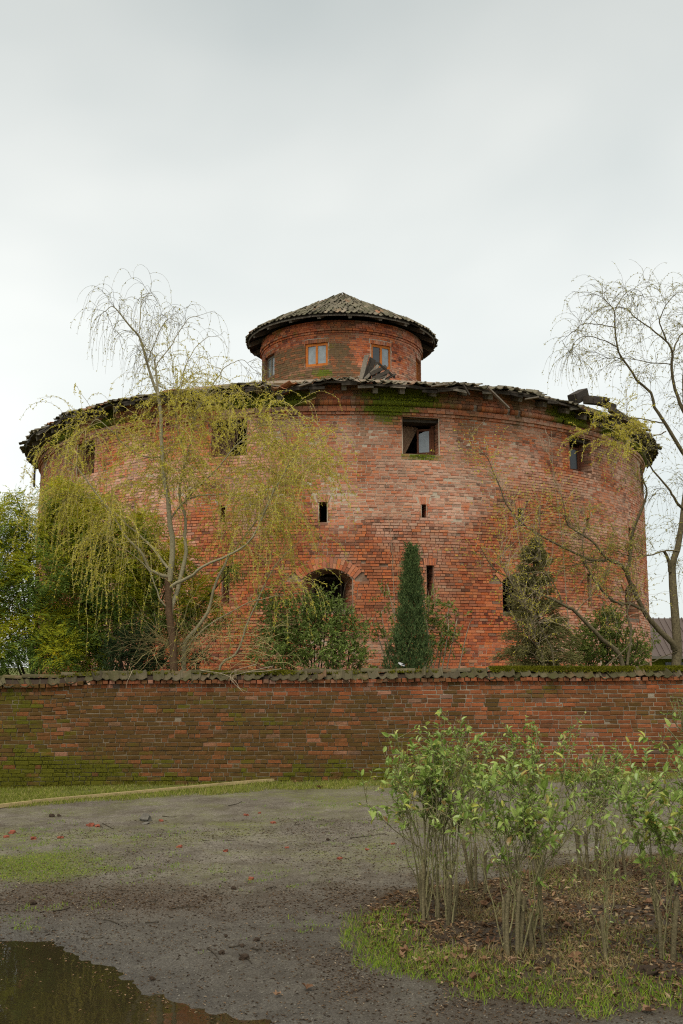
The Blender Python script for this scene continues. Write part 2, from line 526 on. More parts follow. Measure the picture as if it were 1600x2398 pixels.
m_cypress = leaf_mat('cypress_leaf', [(0, (0.065, 0.105, 0.038)), (0.6, (0.125, 0.185, 0.065)), (1, (0.22, 0.27, 0.09))], 0.8, 0.3, 0.1)
m_conifer = leaf_mat('conifer_leaf', [(0, (0.17, 0.17, 0.06)), (0.6, (0.27, 0.255, 0.095)), (1, (0.38, 0.31, 0.13))], 0.8, 0.35, 0.1)
m_darkconifer = leaf_mat('shaded_evergreen_leaf', [(0, (0.035, 0.060, 0.024)), (1, (0.085, 0.125, 0.045))], 0.7, 0.25, 0.15)  # leaf colour kept dark to carry the mimosa's shade
m_hedge = leaf_mat('privet_leaf', [(0, (0.16, 0.24, 0.038)), (0.5, (0.28, 0.385, 0.070)), (0.85, (0.42, 0.51, 0.14)), (0.95, (0.52, 0.50, 0.09)), (1, (0.42, 0.22, 0.11))], 0.36, 0.35, 0.45)
m_shrub = leaf_mat('shrub_leaf', [(0, (0.12, 0.17, 0.030)), (0.6, (0.20, 0.265, 0.055)), (1, (0.33, 0.34, 0.08))], 0.6, 0.4, 0.2)
m_grass = leaf_mat('grass_blade', [(0, (0.15, 0.26, 0.018)), (0.6, (0.25, 0.38, 0.030)), (0.9, (0.37, 0.45, 0.045)), (1, (0.42, 0.36, 0.12))], 0.8, 0.4, 0.08)
m_stripgrass = leaf_mat('strip_grass_blade', [(0, (0.16, 0.20, 0.03)), (0.5, (0.27, 0.30, 0.05)), (0.75, (0.36, 0.35, 0.08)), (1, (0.46, 0.36, 0.17))], 0.9, 0.35, 0.05)
m_drygrass = leaf_mat('dry_grass_blade', [(0, (0.20, 0.145, 0.060)), (0.6, (0.36, 0.27, 0.13)), (0.8, (0.20, 0.23, 0.045)), (1, (0.44, 0.35, 0.20))], 0.9, 0.3, 0.08)
m_moss = leaf_mat('moss_fuzz', [(0, (0.10, 0.105, 0.009)), (1, (0.23, 0.215, 0.018))], 0.95, 0.3, 0.05)
m_wallmoss = leaf_mat('wall_moss_fuzz', [(0, (0.055, 0.058, 0.005)), (1, (0.135, 0.125, 0.010))], 0.95, 0.2, 0.05)
m_cornicemoss = leaf_mat('cornice_moss_fuzz', [(0, (0.19, 0.24, 0.016)), (1, (0.40, 0.42, 0.035))], 0.95, 0.3, 0.05)
m_bedlitter = leaf_mat('bed_litter', [(0, (0.060, 0.034, 0.018)), (0.4, (0.16, 0.090, 0.045)), (0.8, (0.32, 0.195, 0.105)), (1, (0.48, 0.36, 0.22))], 0.9, 0.12, 0.1)
m_litter = leaf_mat('leaf_litter', [(0, (0.028, 0.018, 0.011)), (0.5, (0.09, 0.056, 0.032)), (0.92, (0.20, 0.13, 0.072)), (1, (0.36, 0.29, 0.20))], 0.9, 0.1, 0.1)
m_fallen = leaf_mat('fallen_plane_leaf', [(0, (0.13, 0.065, 0.035)), (0.6, (0.24, 0.13, 0.070)), (1, (0.36, 0.23, 0.14))], 0.8, 0.2, 0.15)

t = NT('black_soil')
n1 = t.noise(18, 5, 0.7)
m_soil = t.out(t.mix(n1, (0.022, 0.015, 0.010), (0.072, 0.050, 0.034)), 0.95, n1, 0.8, 0.03, 0.1)
t = NT('stone')
n1 = t.noise(20, 5, 0.6)
m_stone = t.out(t.mix(n1, (0.06, 0.053, 0.043), (0.19, 0.17, 0.135)), 0.85, n1, 0.4, 0.02)
t = NT('brick_rubble')
n1 = t.noise(40, 4, 0.6)
m_rubble = t.out(t.mix(n1, (0.15, 0.04, 0.022), (0.30, 0.085, 0.045)), 0.9, n1, 0.4, 0.01)
t = NT('white_wrapper')
n1 = t.noise(25, 2, 0.5)
m_wrapper = t.out(t.ramp(n1, [(0.5, (0.7, 0.7, 0.7)), (0.53, (0.05, 0.05, 0.06))], 'CONSTANT'), 0.4)
t = NT('unlit_interior')
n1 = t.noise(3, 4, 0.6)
m_backing = t.out(t.mix(n1, (0.03, 0.022, 0.017), (0.075, 0.05, 0.035)), 0.95)  # dark colour stands in for the unlit interior

# ================================================================== THE GROUND
ZW = -0.012                                   # water level of the puddle
def gpt(px, py, z=0.0):
    d = ray(px, py)
    return np.array([0, 0, EYE]) + d * ((z - EYE) / d[2])
BED = np.array([gpt(*q)[:2] for q in [(795, 2185), (812, 2215), (880, 2262), (960, 2298), (1100, 2332), (1260, 2354), (1400, 2368), (1640, 2378), (1900, 2370), (1900, 2010), (1500, 2010), (1250, 2045), (1100, 2070), (960, 2085), (870, 2100), (825, 2140)]])
PUD = np.array([gpt(*q)[:2] for q in [(-500, 2190), (-200, 2196), (0, 2203), (120, 2206), (175, 2230), (262, 2262), (330, 2318), (430, 2345), (560, 2372), (680, 2410), (900, 2480), (900, 2700), (-900, 2700)]])
def inside(poly, x, y):
    r = np.zeros(np.shape(x), bool)
    j = len(poly) - 1
    for i in range(len(poly)):
        xi, yi = poly[i]; xj, yj = poly[j]
        c = ((yi > y) != (yj > y)) & (x < (xj - xi) * (y - yi) / (yj - yi + 1e-12) + xi)
        r ^= c
        j = i
    return r
def sdist(poly, x, y):
    """signed distance, positive inside"""
    d = np.full(np.shape(x), 1e9)
    for i in range(len(poly)):
        a, b = poly[i], poly[(i + 1) % len(poly)]
        ab = b - a
        t = np.clip(((x - a[0]) * ab[0] + (y - a[1]) * ab[1]) / (ab @ ab), 0, 1)
        d = np.minimum(d, np.hypot(x - a[0] - t * ab[0], y - a[1] - t * ab[1]))
    return np.where(inside(poly, x, y), d, -d)
def ground_z(x, y):
    x, y = np.asarray(x, float), np.asarray(y, float)
    z = 0.024 * np.clip(x + 6, 0, 14) * sstep(8.5, 17, y)
    z = z + 0.03 * (fnoise(x * .5, y * .5, s=3, o=3) - .5) + 0.010 * (fnoise(x * 4, y * 4, s=5, o=3) - .5)
    near = (x < 5) & (y < 12)
    bd = sdist(BED, x, y)
    z = z + 0.06 * sstep(0.0, 0.5, bd) + 0.05 * sstep(0.1, 0.5, bd) * (fnoise(x * 3, y * 3, s=9, o=3) - .4)
    pd = sdist(PUD, x, y) + 0.22 * (fnoise(x * 2.5, y * 2.5, s=21, o=4) - .5) + .16 * (fnoise(x * 9, y * 9, s=22, o=3) - .5)
    k = sstep(-1.2, -0.05, pd)
    z = z * (1 - k) + (ZW + np.clip(-pd * 0.03, -0.05, 0.03)) * k + 0.004 * (vnoise(x * 14, y * 14, s=31) - .5) * k
    return z
def axis(a, b, step, far, grow=1.28):
    v = list(np.arange(a, b + 1e-6, step))
    s = step
    lo, hi = [], []
    q = v[-1]
    while q < far:
        s *= grow; q += s; hi.append(q)
    s = step; q = v[0]
    while q > -far:
        s *= grow; q -= s; lo.append(q)
    return np.array(lo[::-1] + v + hi)
gx, gy = axis(-6.0, 6.0, 0.042, 900), axis(4.6, 17.6, 0.045, 900)
X, Y = np.meshgrid(gx, gy)
Z = ground_z(X, Y)
far = np.maximum(sstep(25, 60, np.abs(X)), sstep(45, 90, np.abs(Y)))
Z = Z * (1 - far)
nx, ny = len(gx), len(gy)
ii = np.arange(nx * ny).reshape(ny, nx)
F = np.stack([ii[:-1, :-1], ii[:-1, 1:], ii[1:, 1:], ii[1:, :-1]], -1).reshape(-1, 4)
bd = sdist(BED, X, Y); pd = sdist(PUD, X, Y)
nA = fnoise(X * .8, Y * .8, s=41); nB = fnoise(X * 2.2, Y * 2.2, s=42)
strip = 0.45 * (nB - .5) + np.where(X < -1, 15.05 + (X + 5.0) * .33, 16.35 + (X + 1) * .02)
a_soil = sstep(-0.12, 0.15, bd + .25 * (nB - .5))
a_grass = sstep(-0.15, 0.25, Y - strip)
cx, cy, _ = gpt(60, 2025)
a_grass = np.maximum(a_grass, 0.9 * sstep(1.25, 0.3, np.hypot((X - cx) / 1.0, (Y - cy) / 0.75) + 1.3 * (nB - .5)))
a_moss = sstep(.44, .60, nA) * sstep(9.6, 11.5, Y) * .95 + 0.5 * sstep(.46, .64, nB) * sstep(9, 11, Y)
lx, ly, _ = gpt(250, 2110)
a_lit = sstep(1.3, 0.25, np.hypot((X - lx) / 1.9, (Y - ly) / 0.75) + 1.1 * (nB - .5))
a_lit = np.maximum(a_lit, .8 * sstep(.65, .05, np.abs(bd + .2)) * sstep(.3, .6, nB))
a_wet = np.maximum(sstep(-1.3, 0.05, pd + .6 * (nA - .5)), .75 * sstep(10.8, 8.2, Y + 1.2 * (nA - .5)))

t = NT('yard_surface')
p = t.pos()
f1 = t.noise(55, 5, 0.75); f2 = t.noise(9, 5, 0.65); f3 = t.noise(1.1, 4, 0.6); f4 = t.noise(170, 3, 0.7)
vor = t.n('ShaderNodeTexVoronoi', {'Scale': 60.0}); t.set(vor.inputs['Vector'], p)
col = t.mix(t.rng(f3, .3, .7), (0.155, 0.134, 0.102), (0.285, 0.252, 0.200))
f5 = t.noise(3.2, 5, 0.65)
col = t.mix(t.rng(f5, .47, .62, 0, .55), col, (0.095, 0.077, 0.054))
col = t.mix(t.rng(vor.outputs['Distance'], .12, .05, 0, .5), col, (0.30, 0.27, 0.21))
col = t.mix(t.rng(f1, .38, .62, 0, .85), col, (0.062, 0.048, 0.034))
col = t.mix(t.rng(f4, .60, .70, 0, .7), col, (0.27, 0.25, 0.21))
col = t.mix(t.rng(f2, .58, .68, 0, .55), col, (0.27, 0.245, 0.18))
col = t.mix(t.math('MULTIPLY', t.attr('moss'), t.math('MULTIPLY', t.rng(f1, .44, .58, 0, 1.0), t.rng(f2, .35, .6, .2, 1.0)), True), col, (0.155, 0.165, 0.042))
col = t.mix(t.math('MULTIPLY', t.attr('litter'), t.rng(f1, .3, .6, .2, .9), True), col, (0.085, 0.055, 0.034))
col = t.mix(t.math('MULTIPLY', t.attr('grass'), t.rng(f2, .3, .55, .5, 1.0), True), col, t.mix(f1, (0.075, 0.085, 0.020), (0.16, 0.17, 0.040)))
col = t.mix(t.attr('soil'), col, t.mix(f1, (0.045, 0.030, 0.019), (0.15, 0.105, 0.062)))
col = t.mix(t.attr('wet'), col, t.mix(1.0, col, (0.46, 0.455, 0.45), 'MULTIPLY'))
ro = t.rng(t.math('ADD', t.math('MULTIPLY', t.attr('wet'), .55), t.math('MULTIPLY', f2, .5)), .2, .8, .95, .5)
m_ground = t.out(col, ro, t.math('ADD', f1, t.math('MULTIPLY', f4, .5)), .8, .014, t.rng(t.attr('wet'), .2, 1.0, .06, .4))
g = part('ground', np.stack([X, Y, Z], -1), [F], m_ground, None, True,
         dict(soil=a_soil.ravel(), grass=a_grass.ravel(), moss=a_moss.ravel(), litter=a_lit.ravel(), wet=a_wet.ravel()))
tag(g, kind='structure')

# puddle: muddy, half clear water lying in the hollow
t = NT('muddy_water')
fr = t.n('ShaderNodeFresnel', {'IOR': 1.33})
gl = t.n('ShaderNodeBsdfGlossy', {'Color': (1, 1, 1, 1), 'Roughness': 0.02})
wvn = t.noise(9, 2, .5)
bp = t.n('ShaderNodeBump', {'Strength': 0.05, 'Distance': 0.01}); t.set(bp.inputs['Height'], wvn)
t.t.links.new(bp.outputs[0], gl.inputs['Normal'])
df = t.n('ShaderNodeBsdfDiffuse', {'Color': (0.036, 0.029, 0.014, 1)})
tp = t.n('ShaderNodeBsdfTransparent', {'Color': (0.62, 0.52, 0.34, 1)})
m1 = t.n('ShaderNodeMixShader'); m1.inputs[0].default_value = .42
t.t.links.new(df.outputs[0], m1.inputs[1]); t.t.links.new(tp.outputs[0], m1.inputs[2])
m2 = t.n('ShaderNodeMixShader')
t.t.links.new(fr.outputs[0], m2.inputs[0]); t.t.links.new(m1.outputs[0], m2.inputs[1]); t.t.links.new(gl.outputs[0], m2.inputs[2])
o_ = t.n('ShaderNodeOutputMaterial'); t.t.links.new(m2.outputs[0], o_.inputs[0])
wxs, wys = np.linspace(-7, 1.2, 42), np.linspace(3.0, 8.3, 28)
WX, WY = np.meshgrid(wxs, wys)
wi = np.arange(WX.size).reshape(WX.shape)
WF = np.stack([wi[:-1, :-1], wi[:-1, 1:], wi[1:, 1:], wi[1:, :-1]], -1).reshape(-1, 4)
cen = np.stack([WX[:-1, :-1] + .1, WY[:-1, :-1] + .1], -1).reshape(-1, 2)
WF = WF[sdist(PUD, cen[:, 0], cen[:, 1]) > -0.35]
used, inv = np.unique(WF, return_inverse=True)
w = part('puddle', np.stack([WX, WY, np.full_like(WX, ZW)], -1).reshape(-1, 3)[used], [inv.reshape(WF.shape)], t.m)
tag(w, 'shallow muddy puddle on the yard in the lower corner', 'puddle', kind='structure')

# ================================================================== TILE SHAPE
def tile_mesh(name, mat, w, L, sag, th, seed, bend=0.0):
    """pan tile: x across (trough then rolled lip), y up-slope, z out; origin at its lower edge"""
    r = np.random.default_rng(seed)
    tt = np.linspace(0, 1, 8)
    prof = np.where(tt < .8, -np.sin(np.pi * tt / .8) * sag, np.sin(np.pi * (tt - .8) / .2) * sag * .35)
    ys = np.array([0, L])
    V = []
    for side in (0, 1):
        for yi in ys:
            for ti, z in zip(tt, prof):
                V.append([(ti - .5) * w * (1 - .06 * (yi > 0)) + r.normal(0, .003), yi + (r.normal(0, .006) if yi == 0 else 0), z - side * th + bend * (ti - .5) * w])
    k = 8
    F = []
    for i in range(k - 1):
        F += [[i, i + 1, k + i + 1, k + i], [2 * k + i, 3 * k + i, 3 * k + i + 1, 2 * k + i + 1], [i, 2 * k + i, 2 * k + i + 1, i + 1], [k + i, k + i + 1, 3 * k + i + 1, 3 * k + i]]
    F += [[0, k, 3 * k, 2 * k], [k - 1, 3 * k - 1, 4 * k - 1, 2 * k - 1]]
    return mesh(name, V, [np.array(F)], mat, False)
def mesh_arrays(me):
    V = np.empty(len(me.vertices) * 3); me.vertices.foreach_get('co', V)
    Q = np.array([list(p.vertices) for p in me.polygons])
    return V.reshape(-1, 3), Q
def brick_shape(name, mat, hx, hy, hz, bev, seed, jit):
    """brick with worn arrises: x along, -y is the face, z up"""
    r = np.random.default_rng(seed)
    V = [[sx * hx, hy, sz * hz] for sz in (-1, 1) for sx in (-1, 1)]
    V += [[sx * hx, -hy + bev, sz * hz] for sz in (-1, 1) for sx in (-1, 1)]
    V += [[sx * (hx - bev), -hy, sz * (hz - bev)] for sz in (-1, 1) for sx in (-1, 1)]
    V = np.array(V) + np.vstack([np.zeros((4, 3)), r.normal(0, jit, (8, 3))])
    F = [[8, 9, 11, 10]]
    for o in (0, 4):
        a, b = o, o + 4
        F += [[a, a + 1, b + 1, b], [a + 1, a + 3, b + 3, b + 1], [a + 3, a + 2, b + 2, b + 3], [a + 2, a, b, b + 2]]
    return mesh(name, V, [np.array(F)], mat)
def bev_boxes(c, ax, ay, az, bev=0.006, jit=0.002):
    """like boxes, with a worn face on the -ay side and no back"""
    c, ax, ay, az = (np.asarray(a, float).reshape(-1, 3) for a in (c, ax, ay, az))
    n = len(c)
    hx, hy, hz = (np.linalg.norm(a, axis=1, keepdims=True) for a in (ax, ay, az))
    ux, uy, uz = ax / hx, ay / hy, az / hz
    V = np.empty((n, 12, 3))
    k = 0
    for (dy, b) in ((1, 0), (-1, 0), (-1, bev)):
        for sz in (-1, 1):
            for sx in (-1, 1):
                oy = hy if dy > 0 else (-hy + (bev if b == 0 else 0))
                V[:, k] = c + ux * sx * (hx - b) + uz * sz * (hz - b) + uy * oy
                k += 1
    V[:, 4:] += rng.normal(0, jit, (n, 8, 3))
    F = [[8, 9, 11, 10]]
    for o in (0, 4):
        a, b = o, o + 4
        F += [[a, a + 1, b + 1, b], [a + 1, a + 3, b + 3, b + 1], [a + 3, a + 2, b + 2, b + 3], [a + 2, a, b, b + 2]]
    F = np.array(F)
    return V.reshape(-1, 3), [(F[None] + (np.arange(n) * 12)[:, None, None]).reshape(-1, 4)]

# ================================================================== BOUNDARY WALL
YW, CRS = 17.2, 0.0705
def wall_y(x):
    return YW + 0.10 * (fnoise(np.asarray(x) * .23, 0.5, s=71, o=2) - .5) + 0.02 * np.asarray(x) * .3
def wall_top(x):
    return 1.765 + 0.0075 * np.asarray(x) - 0.05 * sstep(-4.2, -5.2, np.asarray(x)) + 0.016 * (vnoise(np.asarray(x) * .7, 0, s=72) - .5)
bw = thing('boundary_wall', (0, YW, 0), 'long mossy red brick wall capped with clay tiles in front of the round tower', 'wall')
def wall_fields(x, z):
    n = fnoise(x * .55, z * 1.6, s=81); n2 = fnoise(x * 1.7, z * 4.5, s=82); n3 = fnoise(x * .28, z * .7, s=83)
    n4 = fnoise(x * 5.5, z * 11, s=84)
    moss = sstep(.50, .12, z - .26 * sstep(-1.5, -5, x) + .55 * (n - .5) + .5 * (n2 - .5)) * sstep(4.5, 2.5, x)
    moss = np.maximum(moss, .42 * sstep(.54, .74, n + .16 * np.exp(-((x + 5.6) / .8) ** 2)) * sstep(-2.5, -4.8, x))
    moss = np.maximum(moss, .35 * sstep(.62, .75, n2))
    moss = moss * (.25 + .95 * sstep(.32, .62, n4))
    dirt = np.clip(1.0 * sstep(.18, .42, n3 + .30 * (n - .5)) + .25 * sstep(-2, -5, x), 0, 1)
    dirt = dirt * (1 - .8 * sstep(1.50, 1.72, z + .22 * (n - .5)) * sstep(-5.0, -3.6, x))
    dirt = dirt * (1 - .75 * np.exp(-((x - 4.3) / 1.5) ** 2 - ((z - .75) / .36) ** 2))
    dirt = np.maximum(dirt, .9 * sstep(.58, .70, fnoise(x * 2.6, z * .35, s=86)) * sstep(.5, 1.5, z))
    dirt = np.maximum(dirt, .9 * np.exp(-((x - 4.6) / 1.8) ** 2 - ((z - 1.32) / .13) ** 2 * (1 + n2)))
    pale = .5 * sstep(.60, .75, n2)
    dirt = np.maximum(dirt, .38 + .3 * (n2 - .5))
    return moss, pale, dirt
rows = []
bricks = []
for k in range(-2, 25):
    z0f = k / 25.0
    head = (k % 2 == 0 and k < 3) or k in (24,)
    x = -8.6 + random.uniform(0, .2)
    while x < 9.4:
        if k == 24:
            L = .105
        else:
            L = .222 if random.random() < (.42 if head else .68) else .108
        L *= random.uniform(.93, 1.07)
        j = random.uniform(.006, .013)
        bricks.append((x + L / 2, k, (L - j) / 2))
        x += L
bk = np.array(bricks)
bx_, bkr, bh = bk[:, 0], bk[:, 1], bk[:, 2]
bz = wall_top(bx_) * (bkr + .5) / 25.0 + .010 * (fnoise(bx_ * .5, bkr * .35, s=75, o=2) - .5) * (bkr < 23)
proud = np.clip(rng.normal(0, .003, len(bk)), -.005, .02) + .006 * (fnoise(bx_ * 1.2, bz * 3, s=77, o=2) - .5)
by = wall_y(bx_) - proud + .05
hz = (CRS - rng.uniform(.007, .014, len(bk))) / 2
keep = rng.random(len(bk)) > .006
gz = ground_z(bx_, np.full(len(bx_), YW - .05))
keep &= bz > gz - .12
fm, fp, fd = wall_fields(bx_, bz)
# the 300 that stand clearest in view become parts of their own
pref = (np.abs(bx_ + .6) < 3.6) & (bz > .75) & (bz < 1.62) & keep & (bh > .08)
solo = np.zeros(len(bk), bool)
solo[rng.permutation(np.flatnonzero(pref))[:290]] = True
xs, zs = np.linspace(-8.6, 9.4, 260), np.linspace(-.25, 1, 60)
VX, VZ = np.meshgrid(xs, zs)
VZz = np.where(VZ < 0, VZ, VZ * (wall_top(VX)))
n_ = fnoise(VX * 2, VZz * 5, s=91)
VYf = wall_y(VX) + .0085 + .006 * sstep(.45, .70, n_)
vi = np.arange(VX.size).reshape(VX.shape)
q = np.stack([vi[:-1, :-1], vi[:-1, 1:], vi[1:, 1:], vi[1:, :-1]], -1).reshape(-1, 4)
S = Soup()
mo, pa, di = wall_fields(VX.ravel(), VZz.ravel())
S.add(np.stack([VX, VYf, VZz], -1), [q], moss=mo * .8, dirt=np.clip(di * .70, 0, 1))
top = np.stack([xs, wall_y(xs) + .018, wall_top(xs) - .003], -1); back = top + [0, .36, 0]; low = back.copy(); low[:, 2] = -.25
a = np.arange(len(xs) - 1); n_x = len(xs)
S.add(np.vstack([top, back, low]), [np.stack([a, a + 1, a + 1 + n_x, a + n_x], -1), np.stack([a + n_x, a + 1 + n_x, a + 1 + 2 * n_x, a + 2 * n_x], -1)])
wb = S.build('wall_core', m_wmortar, bw)
c = np.stack([bx_, by, bz], -1)
m = keep & ~solo
ex = np.tile([1., 0, 0], (len(bk), 1)); ey = np.tile([0., 1, 0], (len(bk), 1)); ez = np.tile([0, 0, 1.], (len(bk), 1))
tilt = rng.normal(0, .012, len(bk))
ex[:, 2] = tilt; ez[:, 0] = -tilt
V, Fq = bev_boxes(c[m], ex[m] * bh[m, None], ey[m] * .05, ez[m] * hz[m, None], .006, .0022)
o = part('bricks', V, Fq, m_wbrick, wb, False, dict(moss=np.repeat(fm[m], 12), pale=np.repeat(fp[m], 12), dirt=np.repeat(fd[m], 12)))
tag(o, kind='stuff'); o.color = (0, 0, 0, 1)
BS = [brick_shape('brick', m_wbrick, .104 + .002 * i, .05, .0305 - .0005 * i, .006, i, .0022) for i in range(6)]
for i in np.flatnonzero(solo):
    me = BS[i % 6]
    sx = bh[i] / (.104 + .002 * (i % 6))
    put('brick', me, wb, ex[i] * sx, ey[i], ez[i], c[i], (float(fm[i]), float(fp[i]), float(fd[i]), 1))
# projecting header course under the coping: every header a piece
HS = [brick_shape('header', m_wbrick, .047, .07, .031, .006, 40 + i, .003) for i in range(5)]
x = -8.5
S = Soup()
while x < 9.3:
    zt = float(wall_top(x)) + .032
    yy = float(wall_y(x)) + .018
    ang = random.gauss(0, .03)
    cx_ = (x + .05, yy + random.gauss(0, .006), zt + random.gauss(0, .003))
    if random.random() > .03:
        if -6.6 < x < 6.6:
            put('header', HS[random.randrange(5)], wb, (math.cos(ang) * random.uniform(.92, 1.05), math.sin(ang), 0), (-math.sin(ang), math.cos(ang), 0), (0, 0, 1), cx_, (0.15 if x < -3 else 0, random.uniform(0, .5), random.uniform(0, .75) + (.4 if x < -4 else 0), 1))
    x += random.uniform(.098, .116)
# coping tiles
TW = .165
CT = [tile_mesh('tile', m_ctile, TW * 1.12, .30, .032, .012, 100 + i) for i in range(6)]
x = -8.5
while x < 9.3:
    zt = float(wall_top(x)) + .088
    yaw = random.gauss(0, .10) + (.35 if x < -2.8 else 0) * random.uniform(.5, 1.1)
    sl = R_(24) + random.gauss(0, .05)
    rollt = random.gauss(0, .15)
    X3 = np.array([math.cos(yaw), math.sin(yaw), rollt]); X3 /= np.linalg.norm(X3)
    Y3 = np.array([-math.sin(yaw) * math.cos(sl), math.cos(yaw) * math.cos(sl), math.sin(sl)])
    Z3 = np.cross(X3, Y3); Z3 /= np.linalg.norm(Z3); Y3 = np.cross(Z3, X3)
    droop = -.03 * (x < -4.4)
    if not (-6.8 < x < 7):
        pass
    elif random.random() > .02:
        put('coping_tile', CT[random.randrange(6)], wb, X3, Y3, Z3, (x, float(wall_y(x)) - .085 + random.gauss(0, .026), zt + random.gauss(0, .010) + droop), (random.uniform(.0, .6) * (1 if x > 0 else .8), 0, 0, 1))
    x += TW * random.uniform(.86, .98)
# ridge: long half-round tiles laid end to end along the top
th = np.linspace(0, math.pi, 7)
x = -8.5
while x < 9.3:
    L = random.uniform(.30, .42)
    zt = float(wall_top(x)) + .205 + random.gauss(0, .01)
    yy = float(wall_y(x)) + .20
    rr = random.uniform(.060, .072)
    tl, yw_ = random.gauss(0, .05), random.gauss(0, .06)
    V = []
    for e in (-.5, .5):
        for rad in (rr, rr - .014):
            for q_ in th:
                V.append([x + L / 2 + e * L + math.cos(q_) * 0, yy + math.cos(q_) * rad * 1.25 + e * L * yw_, zt - .04 + math.sin(q_) * rad * .9 + e * L * tl])
    k = 7
    Fq = []
    for i in range(k - 1):
        Fq += [[i, i + 1, 2 * k + i + 1, 2 * k + i], [k + i, 3 * k + i, 3 * k + i + 1, k + i + 1], [i, k + i, k + i + 1, i + 1], [2 * k + i, 2 * k + i + 1, 3 * k + i + 1, 3 * k + i]]
    if -6.8 < x < 6.8:
        o = part('ridge_tile', V, [np.array(Fq)], m_ctile, wb)
        o.color = (random.uniform(.1, .9), 0, 0, 1)
    x += L * .96
# bedding behind the tiles, so that no daylight shows through
V = []
for xx in xs:
    yy, zt = float(wall_y(xx)), float(wall_top(xx))
    V += [[xx, yy - .03, zt + .056], [xx, yy + .20, zt + .165], [xx, yy + .44, zt + .05]]
V = np.array(V); a = np.arange(len(xs) - 1) * 3
part('coping_bed', V, [np.vstack([np.stack([a, a + 3, a + 4, a + 1], -1), np.stack([a + 1, a + 4, a + 5, a + 2], -1)])], m_soil, wb)
# moss cushions on the ridge
mx, my, mz, ml = [], [], [], []
for (x0, x1, n, w_) in ((2.55, 5.05, 9000, 1.0), (5.15, 7.0, 5500, .9), (-2.7, -.75, 4200, .55), (-.7, 2.4, 2500, .4), (-5.0, -2.8, 1500, .4)):
    xx = rng.uniform(x0, x1, n)
    dens = fnoise(xx * 1.6, 0.3, s=97, o=3)
    tt = rng.beta(2, 2, n)
    ok = rng.random(n) < sstep(.22, .5, dens + .25 * w_ - .1)
    mx.append(xx[ok]); my.append(wall_y(xx[ok]) + .05 + .24 * tt[ok]); mz.append(wall_top(xx[ok]) + .175 + .055 * np.sin(math.pi * tt[ok]) * (1.15 * w_) - .05 * (1 - tt[ok]) + .02 * dens[ok])
    ml.append(np.full(ok.sum(), .035))
p_ = np.stack([np.concatenate(mx), np.concatenate(my), np.concatenate(mz)], -1)
d_ = rng.normal(0, .5, p_.shape) + [0, -.35, .8]
V, Fq = leaves(p_, d_, rng.uniform(.02, .045, len(p_)), .022, LEAF_Q)
o = part('moss', V, Fq, m_moss, wb)
tag(o, kind='stuff')

nq = 60000
xx, zz_ = rng.uniform(-6.8, 6.8, nq), rng.uniform(.0, 1.7, nq) ** 1.25
mm, _, _ = wall_fields(xx, zz_)
ok = (rng.random(nq) < sstep(.38, .8, mm)) & (zz_ > ground_z(xx, np.full(nq, YW)))
xx, zz_ = xx[ok], zz_[ok]
p_ = np.stack([xx, wall_y(xx) + .004, zz_], -1)
V, Fq = leaves(p_, rng.normal(0, .5, p_.shape) + [0, -.7, .3], rng.uniform(.010, .022, len(p_)), .014, LEAF_Q)
tag(part('wall_moss', V, Fq, m_wallmoss, wb), kind='stuff')

# ================================================================== ROUND TOWER
TX, D0, RT, CR = 0.0, 33.3, 9.8, 0.0705
EAVE_R, EAVE_Z = 10.32, 8.72
CUP_R, CUPE_R, CUPE_Z, APEX = 2.74, 3.29, 13.05, 14.88
tower = thing('round_tower', (TX, D0, 0), 'derelict round red brick tower with sagging tiled roof and small cupola', 'tower')
def cyl(phi, r, z):
    """phi in radians, 0 towards the camera, positive to the right"""
    phi, r, z = np.broadcast_arrays(np.asarray(phi, float), np.asarray(r, float), np.asarray(z, float))
    return np.stack([TX + r * np.sin(phi), D0 - r * np.cos(phi), z], -1)
class Opening:
    def __init__(s, phi, w, z0, z1, rise=0.0, ring=0.0, **k):
        s.phi, s.w, s.z0, s.z1, s.rise, s.ring = R_(phi), w, z0, z1, rise, ring
        s.__dict__.update(k)
    def hw(s, z, extra=0.0):
        """half width of the hole at height z (grown by extra)"""
        z = np.asarray(z, float)
        w, h = s.w / 2 + extra, s.rise + (extra if s.rise else 0)
        if not s.rise:
            return np.where((z > s.z0) & (z < s.z1), s.w / 2, 0.0)
        zs = s.z1 - s.rise
        rho = (s.w ** 2 / 4 + s.rise ** 2) / (2 * s.rise)
        dz = z - (s.z1 - rho)
        q = np.sqrt(np.clip((rho + extra) ** 2 - dz ** 2, 0, None))
        if extra:
            q = np.where((z < zs - .06) | (dz > rho + extra), 0.0, q)
        return np.where((z > s.z0) & (z <= zs), s.w / 2, np.where(z > zs, q * (dz < rho + extra), 0.0)) if not extra else np.where(z > s.z0, q, 0)
OPS = [Opening(11.4, .97, 7.13, 8.02, kind='big'), Opening(40.3, .95, 7.13, 8.02, kind='big'), Opening(-16.4, .97, 7.13, 8.02, kind='big'), Opening(-45, .95, 7.13, 8.02, kind='big'),
       Opening(69, .95, 7.13, 8.02, kind='big'), Opening(-73, .95, 7.13, 8.02, kind='big')]
for ph, w_, z0, z1 in ((-2.6, .25, 5.46, 5.92), (11.7, .15, 5.54, 5.89), (27.2, .22, 5.52, 5.95), (-17.2, .17, 5.5, 5.9), (-31.5, .24, 5.5, 5.88), (41.5, .16, 5.54, 5.9), (-46, .2, 5.5, 5.9), (56, .22, 5.5, 5.9)):
    OPS.append(Opening(ph, w_, z0, z1, kind='loop'))
for ph in (-1.9, 27.2, 56, -31, -60):
    OPS.append(Opening(ph, 1.22, 3.28, 4.33, rise=.24, ring=.26, kind='arch'))
